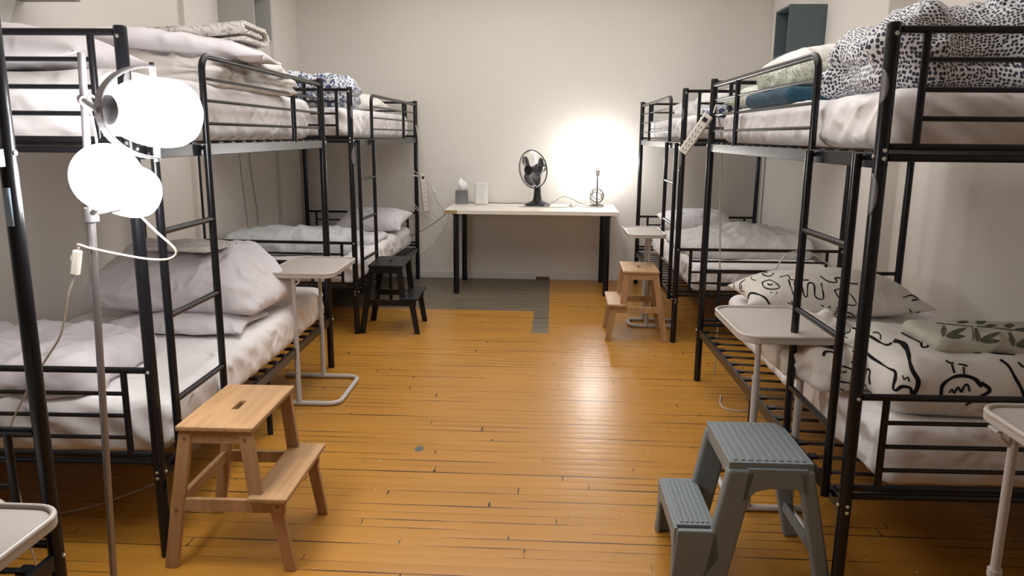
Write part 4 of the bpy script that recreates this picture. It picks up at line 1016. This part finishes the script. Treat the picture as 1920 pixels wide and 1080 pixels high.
cable('black cable from table corner down to the far left bed', [(-.955, 7.0, .70), (-1.02, 7.06, .63), (-1.12, 7.10, .55), (-1.25, 7.12, .47), (-1.36, 7.14, .42)], .003, 'bcord')
cable('lowest grey-white cable sagging from table corner to bed foot', [(-.98, 7.12, .66), (-1.0, 7.14, .56), (-1.05, 7.15, .44), (-1.14, 7.15, .34), (-1.26, 7.15, .24), (-1.36, 7.15, .17)], .003)
cable('middle grey-white cable sagging from power strip to bed foot', [(-1.19, 7.09, .67), (-1.10, 7.13, .60), (-1.04, 7.15, .52), (-1.08, 7.15, .42), (-1.17, 7.15, .31), (-1.30, 7.15, .22), (-1.38, 7.15, .20)], .003)
cable('thin cable dangling to the floor below the cable tangle', [(-1.24, 7.13, .30), (-1.20, 7.14, .20), (-1.12, 7.15, .09), (-1.07, 7.15, .02), (-1.05, 7.15, .003)], .0018)
p_ = MB().box((-.012, -.010, -.025), (.012, .010, .025)).build('inline_plug', MT['wplastic'], bevel=.004); p_.location = (-1.125, 7.125, .86); p_.rotation_euler = (0, rad(-20), 0)
tag(p_, 'small white plug beside the upright power strip', 'plug')
cable('white cord running down the left wall under the top bunk', [(XL+.016, 6.05, 1.45), (XL+.016, 6.03, 1.2), (XL+.018, 6.07, .95), (XL+.018, 6.12, .75), (XL+.018, 6.13, .55)], .004)
cable('second thin cord beside the wall cord under left top bunk', [(XL+.016, 5.82, 1.4), (XL+.016, 5.86, 1.0), (XL+.016, 5.92, .6)], .003)
cable('grey cable trailing on the floor under near left bunk bed', [(-1.55, 2.75, .004), (-1.62, 2.62, .004), (-1.72, 2.50, .004), (-1.85, 2.44, .004), (-2.0, 2.40, .004)], .003)
# on the table
cable('white charging cable looped loosely on the table in front of fan', [(.17, 6.86, ZTb+.012), (.10, 6.80, ZTb+.005), (-.05, 6.78, ZTb+.005), (-.22, 6.79, ZTb+.005), (-.30, 6.83, ZTb+.005), (-.27, 6.88, ZTb+.005), (-.24, 6.90, ZTb+.005)], .004)
cable('white cable curving from plug towards the desk lamp', [(.22, 6.90, ZTb+.018), (.28, 6.86, ZTb+.006), (.38, 6.84, ZTb+.005), (.45, 6.88, ZTb+.005), (.42, 6.93, ZTb+.005)], .004)
cable('thin dark cord rising behind the fan to desk lamp', [(-.03, 7.05, ZTb+.005), (.02, 7.10, ZTb+.035), (.10, 7.12, ZTb+.075), (.19, 7.10, ZTb+.05), (.27, 7.04, ZTb+.015), (.32, 6.98, ZTb+.005), (.36, 6.93, ZTb+.005)], .0022, 'bcord')
cable('thin black cord lying along the back of table behind router', [(-.80, 7.16, ZTb+.004), (-.60, 7.15, ZTb+.004), (-.45, 7.13, ZTb+.004), (-.32, 7.16, ZTb+.004), (-.24, 7.10, ZTb+.004)], .0028, 'bcord')
t = thing('charger_plug', 'white plug adapter lying on the table between fan and lamp', 'plug', (.185, 6.885, ZTb), rad(30))
MB().box((-.022, -.016, 0), (.022, .016, .03)).build('body', MT['wplastic'], t, bevel=.005)
MB().box((-.040, -.012, .004), (-.022, .012, .02)).build('collar', MT['bplastic'], t, bevel=.003)
mb = MB()
for y in (-.007, .007): mb.box((.022, y-.002, .012), (.038, y+.002, .018))
mb.build('prongs', MT['chrome'], t)
